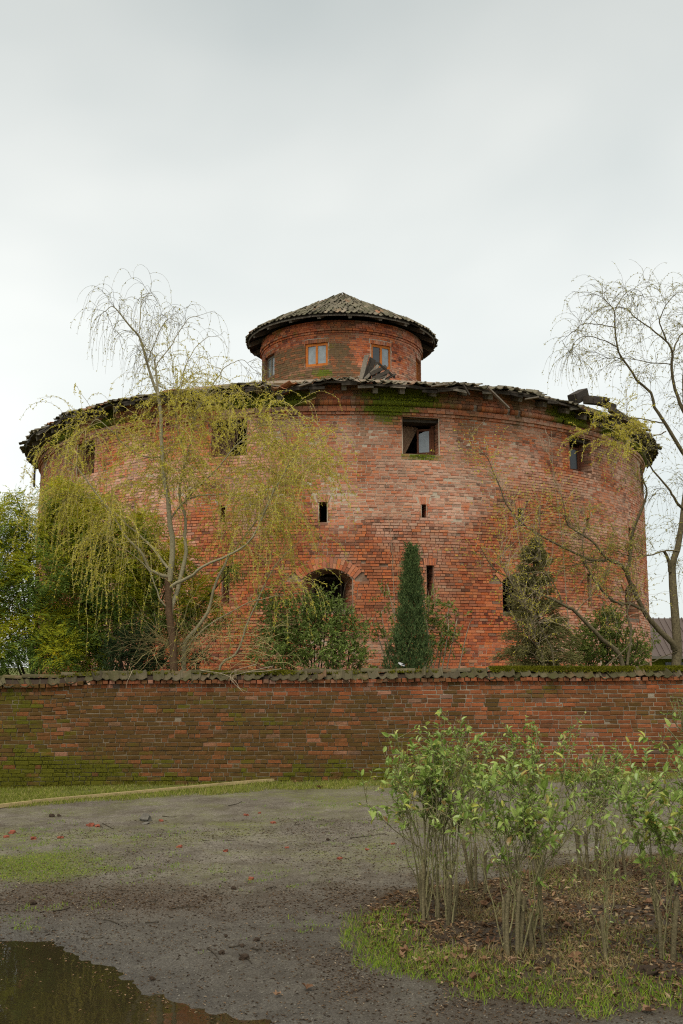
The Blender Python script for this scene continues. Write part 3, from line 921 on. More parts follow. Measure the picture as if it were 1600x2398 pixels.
for ph in (12.5, 41.3, -16.5, -45.5, 70):
    OPS.append(Opening(ph, .21, 3.52, 4.42, kind='slit'))
def tower_fields(phi, z):
    d = np.degrees(phi)
    u = phi * RT
    n = fnoise(u * .45, z * .6, s=11); n2 = fnoise(u * 1.6, z * 2.6, s=12); n3 = fnoise(u * .22 + 7, z * .35, s=13); nv = fnoise(u * 1.3, z * .3, s=14)
    def blob(p, zz, sp, sz):
        return np.exp(-((d - p) / sp) ** 2 - ((z - zz) / sz) ** 2)
    moss = 1.1 * blob(9, 8.58, 5.5, .20) + .9 * blob(7, 8.2, 4, .12) + .7 * blob(-7, 8.55, 3.5, .16) + .95 * blob(37.5, 8.6, 4.2, .25) + .6 * blob(-19, 8.5, 6, .15) + .9 * blob(11.4, 7.07, 3, .09) + .5 * blob(6.6, 7.95, 2, .15) + .5 * blob(-34, 8.4, 8, .12) + .4 * blob(52, 8.5, 6, .2)
    moss = moss * (.55 + .9 * n2)
    pale = .66 * sstep(.47, .68, n + .05 * sstep(5.9, 7.2, z) - .10 * sstep(5.9, 4.6, z) * sstep(2.9, 3.6, z) + .12 * sstep(2.9, 2.2, z) + .10 * sstep(20, 45, d))
    pale = np.maximum(pale, .95 * blob(26, 6.65, 5, .38) * sstep(.3, .6, n2 + .12))
    pale = np.maximum(pale, .7 * blob(2.5, 7.5, 5, .45))
    pale = np.maximum(pale, 1.0 * blob(41, 6.7, 2.5, .35))
    pale = np.maximum(pale, .7 * sstep(18, 32, d) * sstep(6.0, 6.9, z) * sstep(.35, .6, n2))
    pale = np.maximum(pale, .7 * sstep(42, 52, d) * sstep(.3, .6, n2))
    pale = np.maximum(pale, .62 * blob(12.5, 5.0, 3.2, 1.0) * sstep(.25, .5, nv))
    dirt = .5 * sstep(.52, .72, n3 + .12 * (n2 - .5)) + .55 * sstep(8.45, 8.75, z + .3 * (nv - .5)) + .45 * sstep(.58, .7, nv) * sstep(7.0, 8.6, z) + .25 * sstep(-35, -60, d)  # includes terms darker towards the eaves and the far left
    st = fnoise(u * 3.2, z * .22, s=16)           # run-off streaks below cornice and sills
    pale = np.maximum(pale, .45 * sstep(.58, .72, st) * sstep(5.4, 7.6, z))
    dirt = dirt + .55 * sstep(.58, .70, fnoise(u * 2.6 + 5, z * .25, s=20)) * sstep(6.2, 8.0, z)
    moss = np.maximum(moss, 1.0 * sstep(8.20, 8.42, z + .25 * (n2 - .5)) * sstep(.46, .60, n))
    moss = np.maximum(moss, 1.2 * blob(9, 8.5, 5.5, .22)); moss = np.maximum(moss, 1.1 * blob(-9, 8.5, 5, .18)); moss = np.maximum(moss, 1.2 * blob(37.5, 8.55, 4.5, .25))
    pale = pale * sstep(.25, .5, .3 + .5 * n2 + .2 * n)
    return np.clip(moss, 0, 1), np.clip(pale, 0, 1), np.clip(dirt * .6, 0, .9)

# mortar skin with real openings
ph = np.concatenate([np.arange(-105, 105.01, .22)])
zz = np.concatenate([[0, .5, 1.0], np.arange(1.2, 9.0, .0705)])
PH, ZZ = np.meshgrid(np.radians(ph), zz)
vi = np.arange(PH.size).reshape(PH.shape)
q = np.stack([vi[:-1, :-1], vi[:-1, 1:], vi[1:, 1:], vi[1:, :-1]], -1)
pc, zc = (PH[:-1, :-1] + PH[1:, 1:]) / 2, (ZZ[:-1, :-1] + ZZ[1:, 1:]) / 2
hole = np.zeros(pc.shape, bool)
for op in OPS:
    hole |= np.abs(pc - op.phi) * RT < op.hw(zc) - .02
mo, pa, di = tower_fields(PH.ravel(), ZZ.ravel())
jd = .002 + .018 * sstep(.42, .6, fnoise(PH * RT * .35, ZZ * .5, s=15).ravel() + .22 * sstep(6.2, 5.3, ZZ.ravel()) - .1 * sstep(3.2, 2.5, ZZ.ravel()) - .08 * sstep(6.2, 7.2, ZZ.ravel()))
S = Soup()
S.add(cyl(PH.ravel(), RT - .006 - jd, ZZ.ravel()), [q[~hole]], moss=mo, dirt=np.clip(jd / .026 + di * .3, 0, 1))  # dirt also rises with joint depth: shade of open joints put into colour
ph2 = np.radians(np.arange(105, 255.1, 5)); n2_ = len(ph2)
a = np.arange(n2_ - 1)
S.add(np.vstack([cyl(ph2, RT, 0), cyl(ph2, RT, 9.0)]), [np.stack([a, a + 1, a + 1 + n2_, a + n2_], -1)])
twall = S.build('wall', m_mortar, tower)

# face bricks, course by course, cut at the openings
rec = []
krow = 0
z = 1.13
prot = {}
while z < 8.10:
    stre = krow % 2 == 0
    if random.random() < .12:
        stre = not stre
    x = -97 * math.pi / 180 * RT + random.uniform(0, .2)
    xe = 97 * math.pi / 180 * RT
    cuts = []
    for op in OPS:
        h_ = float(op.hw(z + CR / 2))
        if op.kind == 'arch':
            h_ = max(h_, float(op.hw(z + CR / 2, op.ring)))
        if op.kind == 'loop' and op.z1 < z + CR / 2 < op.z1 + .2:
            h_ = op.w / 2 + .06 + (z - op.z1) * .55
        if op.kind == 'slit' and op.z1 < z + CR / 2 < op.z1 + .19:
            h_ = op.w / 2 + .06 + (z - op.z1) * .3
        if h_ > 0:
            cuts.append((op.phi * RT - h_, op.phi * RT + h_))
    while x < xe:
        L = (.222 if stre else .110) * random.uniform(.93, 1.07)
        if random.random() < .08:
            L = .166 if stre else .15
        a0, a1 = x + .006, x + L - .006
        x += L
        for (c0, c1) in cuts:
            if a1 > c0 and a0 < c1:
                if a0 < c0 - .02:
                    a1 = c0 - .003
                elif a1 > c1 + .02:
                    a0 = c1 + .003
                else:
                    a1 = a0
        if a1 - a0 > .025:
            rec.append(((a0 + a1) / 2, z + CR / 2, (a1 - a0) / 2))
    z += CR
    krow += 1
rec = np.array(rec)
u, zb, hb = rec.T
phb = u / RT
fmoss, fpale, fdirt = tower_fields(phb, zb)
nb = len(rec)
rj = rng.normal(0, .0035, nb) + .012 * (fnoise(u * .9, zb * 2.0, s=17, o=2) - .5)
zj = zb + .012 * (fnoise(u * .25, zb * .7, s=18, o=2) - .5)
keep = rng.random(nb) > .0022 + .012 * np.exp(-((np.degrees(phb) - 19) / 4) ** 2 - ((zb - 5.4) / .7) ** 2)
tan = np.stack([np.cos(phb), np.sin(phb), 0 * phb], -1)
rad = np.stack([np.sin(phb), -np.cos(phb), 0 * phb], -1)
c = cyl(phb, RT - .05 + rj, zj)
hzb = (CR - rng.uniform(.010, .016, nb)) / 2
pref = keep & (hb > .1) & (np.degrees(phb) > 1) & (np.degrees(phb) < 25) & (zb > 4.5) & (zb < 7.0)
solo = np.zeros(nb, bool)
solo[rng.permutation(np.flatnonzero(pref))[:290]] = True
m = keep & ~solo
up = np.tile([0, 0, 1.], (nb, 1)); tl = rng.normal(0, .012, nb)
tx_ = tan + up * tl[:, None]
V, Fq = boxes(c[m], tx_[m] * hb[m, None], -rad[m] * .05, up[m] * hzb[m, None], .0018)
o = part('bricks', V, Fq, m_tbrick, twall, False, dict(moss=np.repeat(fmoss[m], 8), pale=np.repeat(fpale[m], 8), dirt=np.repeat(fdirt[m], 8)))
tag(o, kind='stuff'); o.color = (0, 0, 0, 1)
TB = [brick_shape('brick', m_tbrick, .1065, .05, .0305 - .0006 * i, .006, 60 + i, .002) for i in range(5)]
for i in np.flatnonzero(solo):
    put('brick', TB[i % 5], twall, tx_[i] * hb[i] / .1065, -rad[i], up[i], c[i], (float(fmoss[i]), float(fpale[i]), float(fdirt[i]), 1))

# arches: radiating bricks over every opening, bricks in every jamb, wooden lintels and frames
Sv, Sj = Soup(), Soup()
def on_wall(op, uu, zz_, r):
    return cyl(op.phi + np.asarray(uu) / RT, r, zz_)
def fan(op, half, zc_, r0, r1, n, rad_=RT):
    """n wedge bricks from radius r0 to r1 about the point zc_ under the crown"""
    for k in range(n):
        for (ra, rb) in ([(r0, (r0 + r1) / 2 - .004), ((r0 + r1) / 2 + .004, r1)] if (k % 2 and r1 - r0 > .2) else [(r0, r1)]):
            a0 = -half + 2 * half * k / n; a1 = -half + 2 * half * (k + 1) / n
            e = .0045 / ((ra + rb) / 2)
            a0 += e; a1 -= e
            pts = []
            rr = RT + .004 + random.gauss(0, .003)
            for dr in (0, -.1):
                for (aa, r_) in ((a0, ra), (a1, ra), (a1, rb), (a0, rb)):
                    pts.append(on_wall(op, math.sin(aa) * r_, zc_ + math.cos(aa) * r_, rr + dr))
            V = np.array(pts)
            mo, pa, di = tower_fields(np.array([op.phi]), np.array([zc_ + r1]))
            Sv.add(V, [np.array([[0, 1, 2, 3], [0, 4, 5, 1], [1, 5, 6, 2], [2, 6, 7, 3], [3, 7, 4, 0]])], moss=float(mo[0]) * .5, pale=float(pa[0]) * .5 + random.uniform(0, .2), dirt=float(di[0]) * .4)
for op in OPS:
    if op.kind == 'arch':
        rho = (op.w ** 2 / 4 + op.rise ** 2) / (2 * op.rise)
        half = math.asin(op.w / 2 / rho)
        fan(op, half + .03, op.z1 - rho, rho + .002, rho + op.ring, 19)
    elif op.kind == 'loop':
        fan(op, .30 if op.w > .2 else .24, op.z1 - .42, .425, .61, 7)
    elif op.kind == 'slit':
        fan(op, .16, op.z1 - .9, .905, 1.08, 7)
    # tunnel through the masonry
    depth, splay = (.75, .62) if op.kind == 'arch' else ((.62, .95) if op.kind == 'big' else (.8, .8))
    zs_ = op.z1 - op.rise
    prof = [(-op.w / 2, op.z0), (-op.w / 2, zs_)]
    if op.rise:
        rho = (op.w ** 2 / 4 + op.rise ** 2) / (2 * op.rise); half = math.asin(op.w / 2 / rho)
        prof += [(math.sin(aa) * rho, op.z1 - rho + math.cos(aa) * rho) for aa in np.linspace(-half, half, 11)[1:-1]]
    prof += [(op.w / 2, zs_), (op.w / 2, op.z0)]
    prof = np.array(prof); zm = (op.z0 + op.z1) / 2
    inn = np.stack([prof[:, 0] * splay, zm + (prof[:, 1] - zm) * (.86 if op.kind == 'arch' else 1)], -1)
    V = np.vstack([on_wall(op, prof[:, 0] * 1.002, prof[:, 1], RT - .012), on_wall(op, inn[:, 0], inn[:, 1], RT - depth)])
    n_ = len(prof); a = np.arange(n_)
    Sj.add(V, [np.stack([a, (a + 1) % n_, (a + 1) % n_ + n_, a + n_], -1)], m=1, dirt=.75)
    # jamb bricks
    zk = op.z0 + .005
    kk = 0
    while zk + .06 < op.z1:
        h_ = float(op.hw(zk + .03))
        for s in (-1, 1):
            segs = [(.0, .105), (.115, .33), (.34, .55)] if kk % 2 else [(.0, .215), (.225, .33), (.34, .55)]
            for (d0, d1) in segs:
                if d1 > depth: continue
                w0 = h_ * (1 - (1 - splay) * d0 / depth); w1 = h_ * (1 - (1 - splay) * d1 / depth)
                pts = []
                for zz_ in (zk, zk + .061):
                    for (ww, dd) in ((w0 + .03, d0), (w0 - .008, d0), (w1 - .008, d1), (w1 + .03, d1)):
                        pts.append(on_wall(op, s * ww, zz_, RT - .004 - dd))
                Sj.add(np.array(pts), [BOXF], m=0, pale=.25 + random.uniform(0, .4), dirt=random.uniform(.1, .7), moss=0)
        zk += CR; kk += 1
o = Sv.build('arch_bricks', m_tbrick, twall); tag(o, kind='stuff'); o.color = (0, 0, 0, 1)
o = Sj.build('jamb_bricks', [m_tbrick, m_mortar], twall); tag(o, kind='stuff'); o.color = (0, 0, 0, 1)

# cornice: two stepped courses, a rounded soldier course and the frieze above
Sc = Soup()
def ring_course(z0, z1, r_out, L, rr=.003, arc=97):
    x = -arc * math.pi / 180 * RT + random.uniform(0, .1)
    out = []
    while x < arc * math.pi / 180 * RT:
        l = L * random.uniform(.94, 1.06)
        if random.random() > .004:
            out.append((x + l / 2, l / 2 - .004))
        x += l
    out = np.array(out)
    p_ = out[:, 0] / RT
    n = len(p_)
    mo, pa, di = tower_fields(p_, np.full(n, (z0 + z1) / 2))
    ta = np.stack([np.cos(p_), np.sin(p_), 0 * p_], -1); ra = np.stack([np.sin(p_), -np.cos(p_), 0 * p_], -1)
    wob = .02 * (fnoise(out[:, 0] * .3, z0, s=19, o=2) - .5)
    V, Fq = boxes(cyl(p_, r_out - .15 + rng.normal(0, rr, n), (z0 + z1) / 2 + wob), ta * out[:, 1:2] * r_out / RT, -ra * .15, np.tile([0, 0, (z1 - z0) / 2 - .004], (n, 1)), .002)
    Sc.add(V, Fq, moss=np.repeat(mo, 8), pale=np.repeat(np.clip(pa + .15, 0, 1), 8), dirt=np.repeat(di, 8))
ring_course(8.075, 8.145, RT + .035, .115)
ring_course(8.145, 8.215, RT + .075, .222)
ring_course(8.215, 8.285, RT + .045, .115)
# rounded soldier course
p_ = np.radians(np.arange(-97, 97, .62)); n = len(p_)
aa = np.linspace(-1.25, 1.25, 6)
V = []
hw_ = R_(.62) / 2 - .004 / RT
for e in (-1, 1):
    for b in aa:
        V.append(cyl(p_ + e * hw_, RT + .03 + .11 * math.cos(b) + rng.normal(0, .002, n), 8.36 + .078 * math.sin(b)))
V = np.stack(V, 1)
Fq = []
for i in range(5):
    Fq.append([i, i + 6, i + 7, i + 1])
Fq.append([5, 11, 6, 0])
Fq = np.array(Fq)
caps = np.array([[0, 1, 2, 3], [6, 9, 8, 7], [0, 3, 4, 5], [6, 11, 10, 9]])
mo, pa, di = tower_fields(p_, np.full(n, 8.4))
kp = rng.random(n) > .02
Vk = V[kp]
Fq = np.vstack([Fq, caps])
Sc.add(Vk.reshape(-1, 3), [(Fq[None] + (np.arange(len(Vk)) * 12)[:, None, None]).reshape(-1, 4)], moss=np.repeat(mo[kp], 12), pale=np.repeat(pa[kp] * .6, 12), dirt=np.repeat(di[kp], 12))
for k in range(6):
    ring_course(8.455 + k * .0705, 8.5255 + k * .0705, RT + .02 + (.004 * k), .222 if k % 2 else .115, .006)
o = Sc.build('cornice', m_tbrick, tower); o.color = (0, 0, 0, 1); tag(o, kind='stuff')

nq = 70000
pp_, zz_ = np.radians(rng.uniform(-60, 62, nq)), rng.uniform(6.9, 8.86, nq)
mm, _, _ = tower_fields(pp_, zz_)
ok = rng.random(nq) < sstep(.42, .8, mm)
pp_, zz_ = pp_[ok], zz_[ok]
rr_ = RT + .006 + np.where(zz_ > 8.45, .03, np.where(zz_ > 8.28, .13, np.where(zz_ > 8.14, .07, np.where(zz_ > 8.08, .03, 0))))
p_ = cyl(pp_, rr_, zz_)
V, Fq = leaves(p_, rng.normal(0, .5, p_.shape) + [0, -.6, .4], rng.uniform(.02, .045, len(p_)), .03, LEAF_Q)
tag(part('cornice_moss', V, Fq, m_cornicemoss, tower), kind='stuff')

# added dark cylinder closing the openings, stands in for their unlit depth
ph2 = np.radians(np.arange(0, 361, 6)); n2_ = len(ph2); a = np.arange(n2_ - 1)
part('dark_backing', np.vstack([cyl(ph2, 8.3, 0), cyl(ph2, 8.3, 9.1)]), [np.stack([a, a + 1, a + 1 + n2_, a + n2_], -1)], m_backing, tower)

# ---- windows of the upper storey
def frame_box(S_, op, u0, u1, z0, z1, r0, r1, m=0, rt=RT):
    pts = []
    for zz_ in (z0, z1):
        for (uu, r_) in ((u0, r0), (u1, r0), (u1, r1), (u0, r1)):
            pts.append(cyl(op.phi + uu / rt, r_, zz_))
    S_.add(np.array(pts), [BOXF], m=m)
for i, op in enumerate([q for q in OPS if q.kind == 'big'][:4]):
    S = Soup()
    w2 = op.w / 2
    frame_box(S, op, -w2 - .02, w2 + .02, op.z1 - .075, op.z1 - .005, RT - .10, RT - .5)
    o = S.build('lintel', m_darkwood, tower)
    S = Soup()
    frame_box(S, op, w2 - .12, w2 - .05, op.z0 + .03, op.z1 - .09, RT - .30, RT - .38)
    frame_box(S, op, -w2 + .03, w2 - .12, op.z0 + .02, op.z0 + .07, RT - .30, RT - .38)
    wn_ = S.build('window', m_brownframe, tower)
    # one casement still hanging, half open
    hinge = w2 - .125
    ang = (R_(24), R_(12), R_(65), R_(30))[i]
    cw = .36
    def cas(u_, zz_, t_):
        r_ = RT - .335 - u_ * math.sin(ang) + t_ * math.cos(ang)
        return cyl(op.phi + (hinge - u_ * math.cos(ang)) / RT, r_, zz_)
    S = Soup()
    for (a0, a1, b0, b1) in ((0, .045, .08, .72), (cw - .045, cw, .08, .72), (.045, cw - .045, .08, .13), (.045, cw - .045, .67, .72)):
        pts = [cas(aa, op.z0 + bb, tt) for bb in (b0, b1) for (aa, tt) in ((a0, -.02), (a1, -.02), (a1, .02), (a0, .02))]
        S.add(np.array(pts), [BOXF])
    S.build('casement', m_brownframe, wn_)
    pts = np.array([cas(.045, op.z0 + .13, 0), cas(cw - .045, op.z0 + .13, 0), cas(cw - .045, op.z0 + (.60 if i == 0 else .67), 0), cas(.13, op.z0 + .67, 0), cas(.045, op.z0 + .67, 0)])
    pts = np.vstack([pts, pts + (np.array(cas(0, 0, .004)) - np.array(cas(0, 0, 0)))])
    S = Soup(); S.add(pts, [np.array([[0, 1, 2, 3], [0, 3, 4, 4][:4]])[:1], np.array([[0, 3, 4]]), np.array([[5, 8, 7, 6]]), np.array([[5, 9, 8]])])
    S.build('pane', m_glass if i == 0 else m_glassdark, wn_)
    if i in (0, 2):       # boards of the fallen ceiling, slanting behind the opening
        for k in range(6):
            if k > 3: break
            b0 = on_wall(op, -w2 - .22 + k * .105, op.z0 + .0, RT - .42 - .03 * k)
            b1 = on_wall(op, -w2 + .22 + k * .105, op.z1 - .09, RT - .50 - .03 * k)
            S = Soup(); S.add(*beam(b0, b1, .088, .022, (math.sin(op.phi), -math.cos(op.phi), 0)))
            S.build('fallen_board', m_brownboard, tower)
# inner frames of the arched embrasures
for op in [q for q in OPS if q.kind == 'arch'][:3]:
    S = Soup()
    zt = op.z1 - .15
    for (u0, u1, a0, a1) in ((-.34, -.28, op.z0 + .08, zt), (.28, .34, op.z0 + .08, zt), (-.28, .28, zt - .06, zt), (-.28, .28, op.z0 + .08, op.z0 + .14)):
        frame_box(S, op, u0, u1, a0, a1, RT - .66, RT - .74)
    S.build('embrasure_frame', m_darkwood, tower)
    S = Soup()
    frame_box(S, op, -.6, .6, op.z0 - .02, op.z0 + .07, RT - .02, RT - .3)
    S.build('sill', m_oldwood, tower)

# ---- main roof
def rimz(phi):
    d = np.degrees(phi)
    stp = np.floor(d / 4.35 + .5)
    return EAVE_Z + .10 * (_h(stp.astype(np.int64), 3, 1, 77) - .5) + .14 * (fnoise(d * .12, 0.2, s=25, o=3) - .5) - .10 * np.exp(-((d + 8.5) / 2.5) ** 2) - .12 * np.exp(-((d - 43) / 5) ** 2) + .05 * np.exp(-((d - 25) / 4) ** 2)
SL = math.atan((10.62 - EAVE_Z) / (EAVE_R - CUP_R))
phr = np.radians(np.arange(-180, 180.01, 1.0)); n = len(phr)
V = [cyl(phr, r_, (rimz(phr) if k == 0 else rimz(phr) * (1 - t_) + EAVE_Z * t_) + (EAVE_R - r_) * math.tan(SL) - dz) for k, (r_, t_, dz) in enumerate(((EAVE_R - .04, 0, .03), (EAVE_R - 1.5, .5, .03), (CUP_R - .1, 1, .03), (CUP_R - .1, 1, .08), (EAVE_R - 1.5, .5, .08), (EAVE_R - .04, 0, .075)))]
a = np.arange(n - 1)
Fq = []
for k in range(6):
    b0, b1 = k * n, ((k + 1) % 6) * n
    Fq.append(np.stack([a + b0, a + 1 + b0, a + 1 + b1, a + b1], -1))
roof = part('main_roof', np.vstack(V), Fq, m_darkwood, tower)
RTILE = [tile_mesh('roof_tile', m_tile, .235, .42, .045, .018, 200 + i) for i in range(6)]
rtv = [mesh_arrays(me) for me in RTILE]
St = Soup()
def slope_axes(phi, sl, yaw=0.0, roll=0.0, lift=0.0):
    ta = np.array([math.cos(phi), math.sin(phi), 0]); inw = np.array([-math.sin(phi), math.cos(phi), 0])
    Y3 = inw * math.cos(sl + lift) + np.array([0, 0, math.sin(sl + lift)])
    X3 = ta * math.cos(yaw) + Y3 * math.sin(yaw); Y3 = Y3 * math.cos(yaw) - ta * math.sin(yaw)
    Z3 = np.cross(X3, Y3)
    X3 = X3 * math.cos(roll) + Z3 * math.sin(roll); Z3 = np.cross(X3, Y3)
    return X3, Y3, Z3
solo_tiles = 0
for row in range(3):
    r_ = EAVE_R + .04 - row * .36
    step = .205 / r_
    phi = R_(-96) + random.uniform(0, step)
    while phi < R_(96):
        d = math.degrees(phi)
        gone = (37.5 < d < 42.5) or (random.random() < .05) or (row == 0 and fnoise(d * .21, 4.4, s=28, o=2) > .66) or (44 < d < 62 and random.random() < .25)
        if not gone:
            yaw, rl, lf = random.gauss(0, .09), random.gauss(0, .12), random.gauss(0, .06)
            if -11.5 < d < -5.5 and row == 0:
                lf -= .38; yaw += random.gauss(.25, .2)
            if 22 < d < 31 and row == 0:
                lf += random.uniform(0, .16); rl += random.gauss(0, .2)
            X3, Y3, Z3 = slope_axes(phi, SL, yaw, rl, lf)
            k = random.randrange(6)
            loc = cyl(phi, r_ + random.gauss(0, .05), float(rimz(np.array(phi))) + (EAVE_R - r_) * math.tan(SL) + .055 + .01 * row)
            org = 1.0 if (random.random() < .025 or (-8 < d < -6.2 and row == 0)) else 0.0
            if row == 0 and abs(d) < 75:
                put('roof_tile', RTILE[k], roof, X3, Y3, Z3, loc, (random.uniform(0, .25), org * .8, 0, 1)); solo_tiles += 1
            else:
                vv, qq = rtv[k]
                St.add(vv[:, 0:1] * X3 + vv[:, 1:2] * Y3 + vv[:, 2:3] * Z3 + loc, [qq], moss=random.uniform(0, .2))
        phi += step
o = St.build('roof_tiles', m_tile, roof); tag(o, kind='stuff'); o.color = (0, 0, 0, 1)
# rafter tails and eaves boards
for k in range(-21, 22):
    phi = R_(k * 4.35 + random.gauss(0, .25))
    zr = float(rimz(np.array(phi)))
    S = Soup()
    L = random.uniform(-.14, .0)
    p0 = cyl(phi, EAVE_R - .12 + L * .6, zr - .14); p1 = cyl(phi, RT - .5, zr - .14 + (EAVE_R - RT + .4) * math.tan(SL))
    S.add(*beam(p0, p1, .12, .13))
    S.build('rafter', m_oldwood, roof)
for k in range(-44, 44):
    phi = R_(k * 2.18); p2 = R_((k + 1) * 2.18 - .08)
    if 37 < k * 2.18 < 42 or random.random() < .22:
        continue
    za, zb_ = float(rimz(np.array(phi))) - .085, float(rimz(np.array(p2))) - .085
    S = Soup()
    S.add(*beam(cyl(phi, EAVE_R - .06, za + random.gauss(0, .03)), cyl(p2, EAVE_R - .06, zb_ + random.gauss(0, .03)), .03, .07))
    S.build('fascia_board', m_oldwood if random.random() < .15 else m_darkwood, roof)
# soffit boards between the rafters
S = Soup()
for k in range(3):
    r0, r1 = EAVE_R - .1 - k * .17, EAVE_R - .26 - k * .17
    pa_ = np.radians(np.arange(-96, 96, 3.0))
    kp = rng.random(len(pa_)) > .16
    pa_ = pa_[kp]; pb_ = pa_ + R_(2.9)
    V = np.stack([cyl(pa_, r0, rimz(pa_) - .078 + (EAVE_R - r0) * .24), cyl(pb_, r0, rimz(pb_) - .078 + (EAVE_R - r0) * .24), cyl(pb_, r1, rimz(pb_) - .078 + (EAVE_R - r1) * .24), cyl(pa_, r1, rimz(pa_) - .078 + (EAVE_R - r1) * .24)], 1)
    V = np.concatenate([V, V + [0, 0, .02]], 1)
    S.add(V.reshape(-1, 3), [(BOXF[None] + (np.arange(len(pa_)) * 8)[:, None, None]).reshape(-1, 4)])
o = S.build('soffit_boards', m_darkwood, roof); tag(o, kind='stuff')
# hanging and broken timbers at the eaves
def stick(name, pa_, pb_, w, h, mat, par=None):
    S = Soup(); S.add(*beam(pa_, pb_, w, h))
    return S.build(name, mat, par if par is not None else roof)
stick('loose_board', P(1143, 908, 22.95), P(1192, 956, 23.1), .09, .03, m_oldwood)
for (x0, y0, x1, y1, dp) in ((150, 1000, 185, 985, 27.9), (300, 962, 345, 940, 25.6), (620, 900, 655, 905, 23.1), (700, 905, 730, 896, 23.0), (1010, 905, 1050, 900, 23.05), (1085, 900, 1100, 925, 22.98), (1230, 935, 1262, 930, 23.6)):
    stick('loose_board', P(x0, y0, dp), P(x1, y1, dp), .10, .03, m_oldwood if random.random() < .5 else m_darkwood)
stick('hanging_post', P(82, 1070, 29.6), P(80, 1140, 29.6), .05, .05, m_darkwood)
for (a_, b_, w_, h_) in (((1342, 936), (1368, 922), .26, .27), ((1372, 936), (1416, 940), .18, .2), ((1395, 938), (1440, 955), .12, .16), ((1425, 935), (1402, 948), .10, .07), ((1430, 958), (1470, 985), .16, .12)):
    stick('broken_beam', P(a_[0], a_[1], 25.2), P(b_[0], b_[1], 25.7), w_, h_, m_darkwood)

# ---- cupola
CZ0, CZ1 = 10.3, 12.95
COPS = [Opening(-17.0 + 45 * k, .78, 11.50, 12.26) for k in (-2, -1, 0, 1, 2)]
ph = np.arange(-110, 110.01, .8)
zz = np.arange(CZ0, CZ1 + .05, .0705)
PH, ZZ = np.meshgrid(np.radians(ph), zz)
vi = np.arange(PH.size).reshape(PH.shape)
q = np.stack([vi[:-1, :-1], vi[:-1, 1:], vi[1:, 1:], vi[1:, :-1]], -1)
pc, zc = (PH[:-1, :-1] + PH[1:, 1:]) / 2, (ZZ[:-1, :-1] + ZZ[1:, 1:]) / 2
hole = np.zeros(pc.shape, bool)
for op in COPS:
    hole |= np.abs(pc - op.phi) * CUP_R < op.hw(zc) - .01
def cup_fields(phi, z):
    d = np.degrees(phi)
    n = fnoise(phi * 4, z * 1.5, s=51); n2 = fnoise(phi * 9, z * 4, s=52)
    dirt = .95 * sstep(12.35, 12.05, z + .3 * (n - .5)) * sstep(14, -4, d + 14 * (n2 - .5)) + .6 * sstep(.55, .68, n)
    pale = .75 * sstep(.52, .66, n2) * sstep(0, -15, d) * sstep(12.0, 11.5, z) + .55 * sstep(.42, .65, n) * sstep(5, 20, d) + .4 * sstep(40, 70, d)
    moss = .75 * np.exp(-((d + 13) / 6) ** 2 - ((z - 11.2) / .16) ** 2) + .3 * sstep(.62, .75, n2) * sstep(10, -10, d)
    return np.clip(moss, 0, 1), np.clip(pale, 0, 1), np.clip(dirt * .9, 0, 1)
mo, pa, di = cup_fields(PH.ravel(), ZZ.ravel())
S = Soup()
S.add(cyl(PH.ravel(), CUP_R - .012, ZZ.ravel()), [q[~hole]], dirt=di * .6, moss=mo)
ph2 = np.radians(np.arange(110, 250.1, 10)); n2_ = len(ph2); a = np.arange(n2_ - 1)
S.add(np.vstack([cyl(ph2, CUP_R, CZ0), cyl(ph2, CUP_R, CZ1)]), [np.stack([a, a + 1, a + 1 + n2_, a + n2_], -1)])
cwall = S.build('cupola_wall', m_mortar, tower)
S = Soup()
z = CZ0
kr = 0
while z < CZ1 - .02:
    off = 0.0
    if z > 12.52: off = .035
    if z > 12.60: off = .075
    if 12.70 < z < 12.78: off = .05
    if z > 12.80: off = .03
    x = -R_(108) * CUP_R + random.uniform(0, .2)
    cuts = []
    for op in COPS:
        h_ = float(op.hw(z + CR / 2))
        if op.z1 <= z + CR / 2 < op.z1 + .14: h_ = op.w / 2 + .03
        if h_ > 0: cuts.append((op.phi * CUP_R - h_, op.phi * CUP_R + h_))
    out = []
    while x < R_(108) * CUP_R:
        L = (.222 if kr % 2 else .112) * random.uniform(.94, 1.06)
        a0, a1 = x + .0045, x + L - .0045
        x += L
        for (c0, c1) in cuts:
            if a1 > c0 and a0 < c1:
                if a0 < c0 - .02: a1 = c0 - .003
                elif a1 > c1 + .02: a0 = c1 + .003
                else: a1 = a0
        if a1 - a0 > .025: out.append(((a0 + a1) / 2, (a1 - a0) / 2))
    out = np.array(out); p_ = out[:, 0] / CUP_R; n = len(p_)
    mo, pa, di = cup_fields(p_, np.full(n, z))
    ta = np.stack([np.cos(p_), np.sin(p_), 0 * p_], -1); ra = np.stack([np.sin(p_), -np.cos(p_), 0 * p_], -1)
    V, Fq = boxes(cyl(p_, CUP_R + off - .06 + rng.normal(0, .003, n), z + CR / 2), ta * out[:, 1:2], -ra * .06, np.tile([0, 0, CR / 2 - rng.uniform(.004, .006)], (n, 1)), .0015)
    S.add(V, Fq, moss=np.repeat(mo, 8), pale=np.repeat(pa, 8), dirt=np.repeat(di, 8))
    z += CR; kr += 1
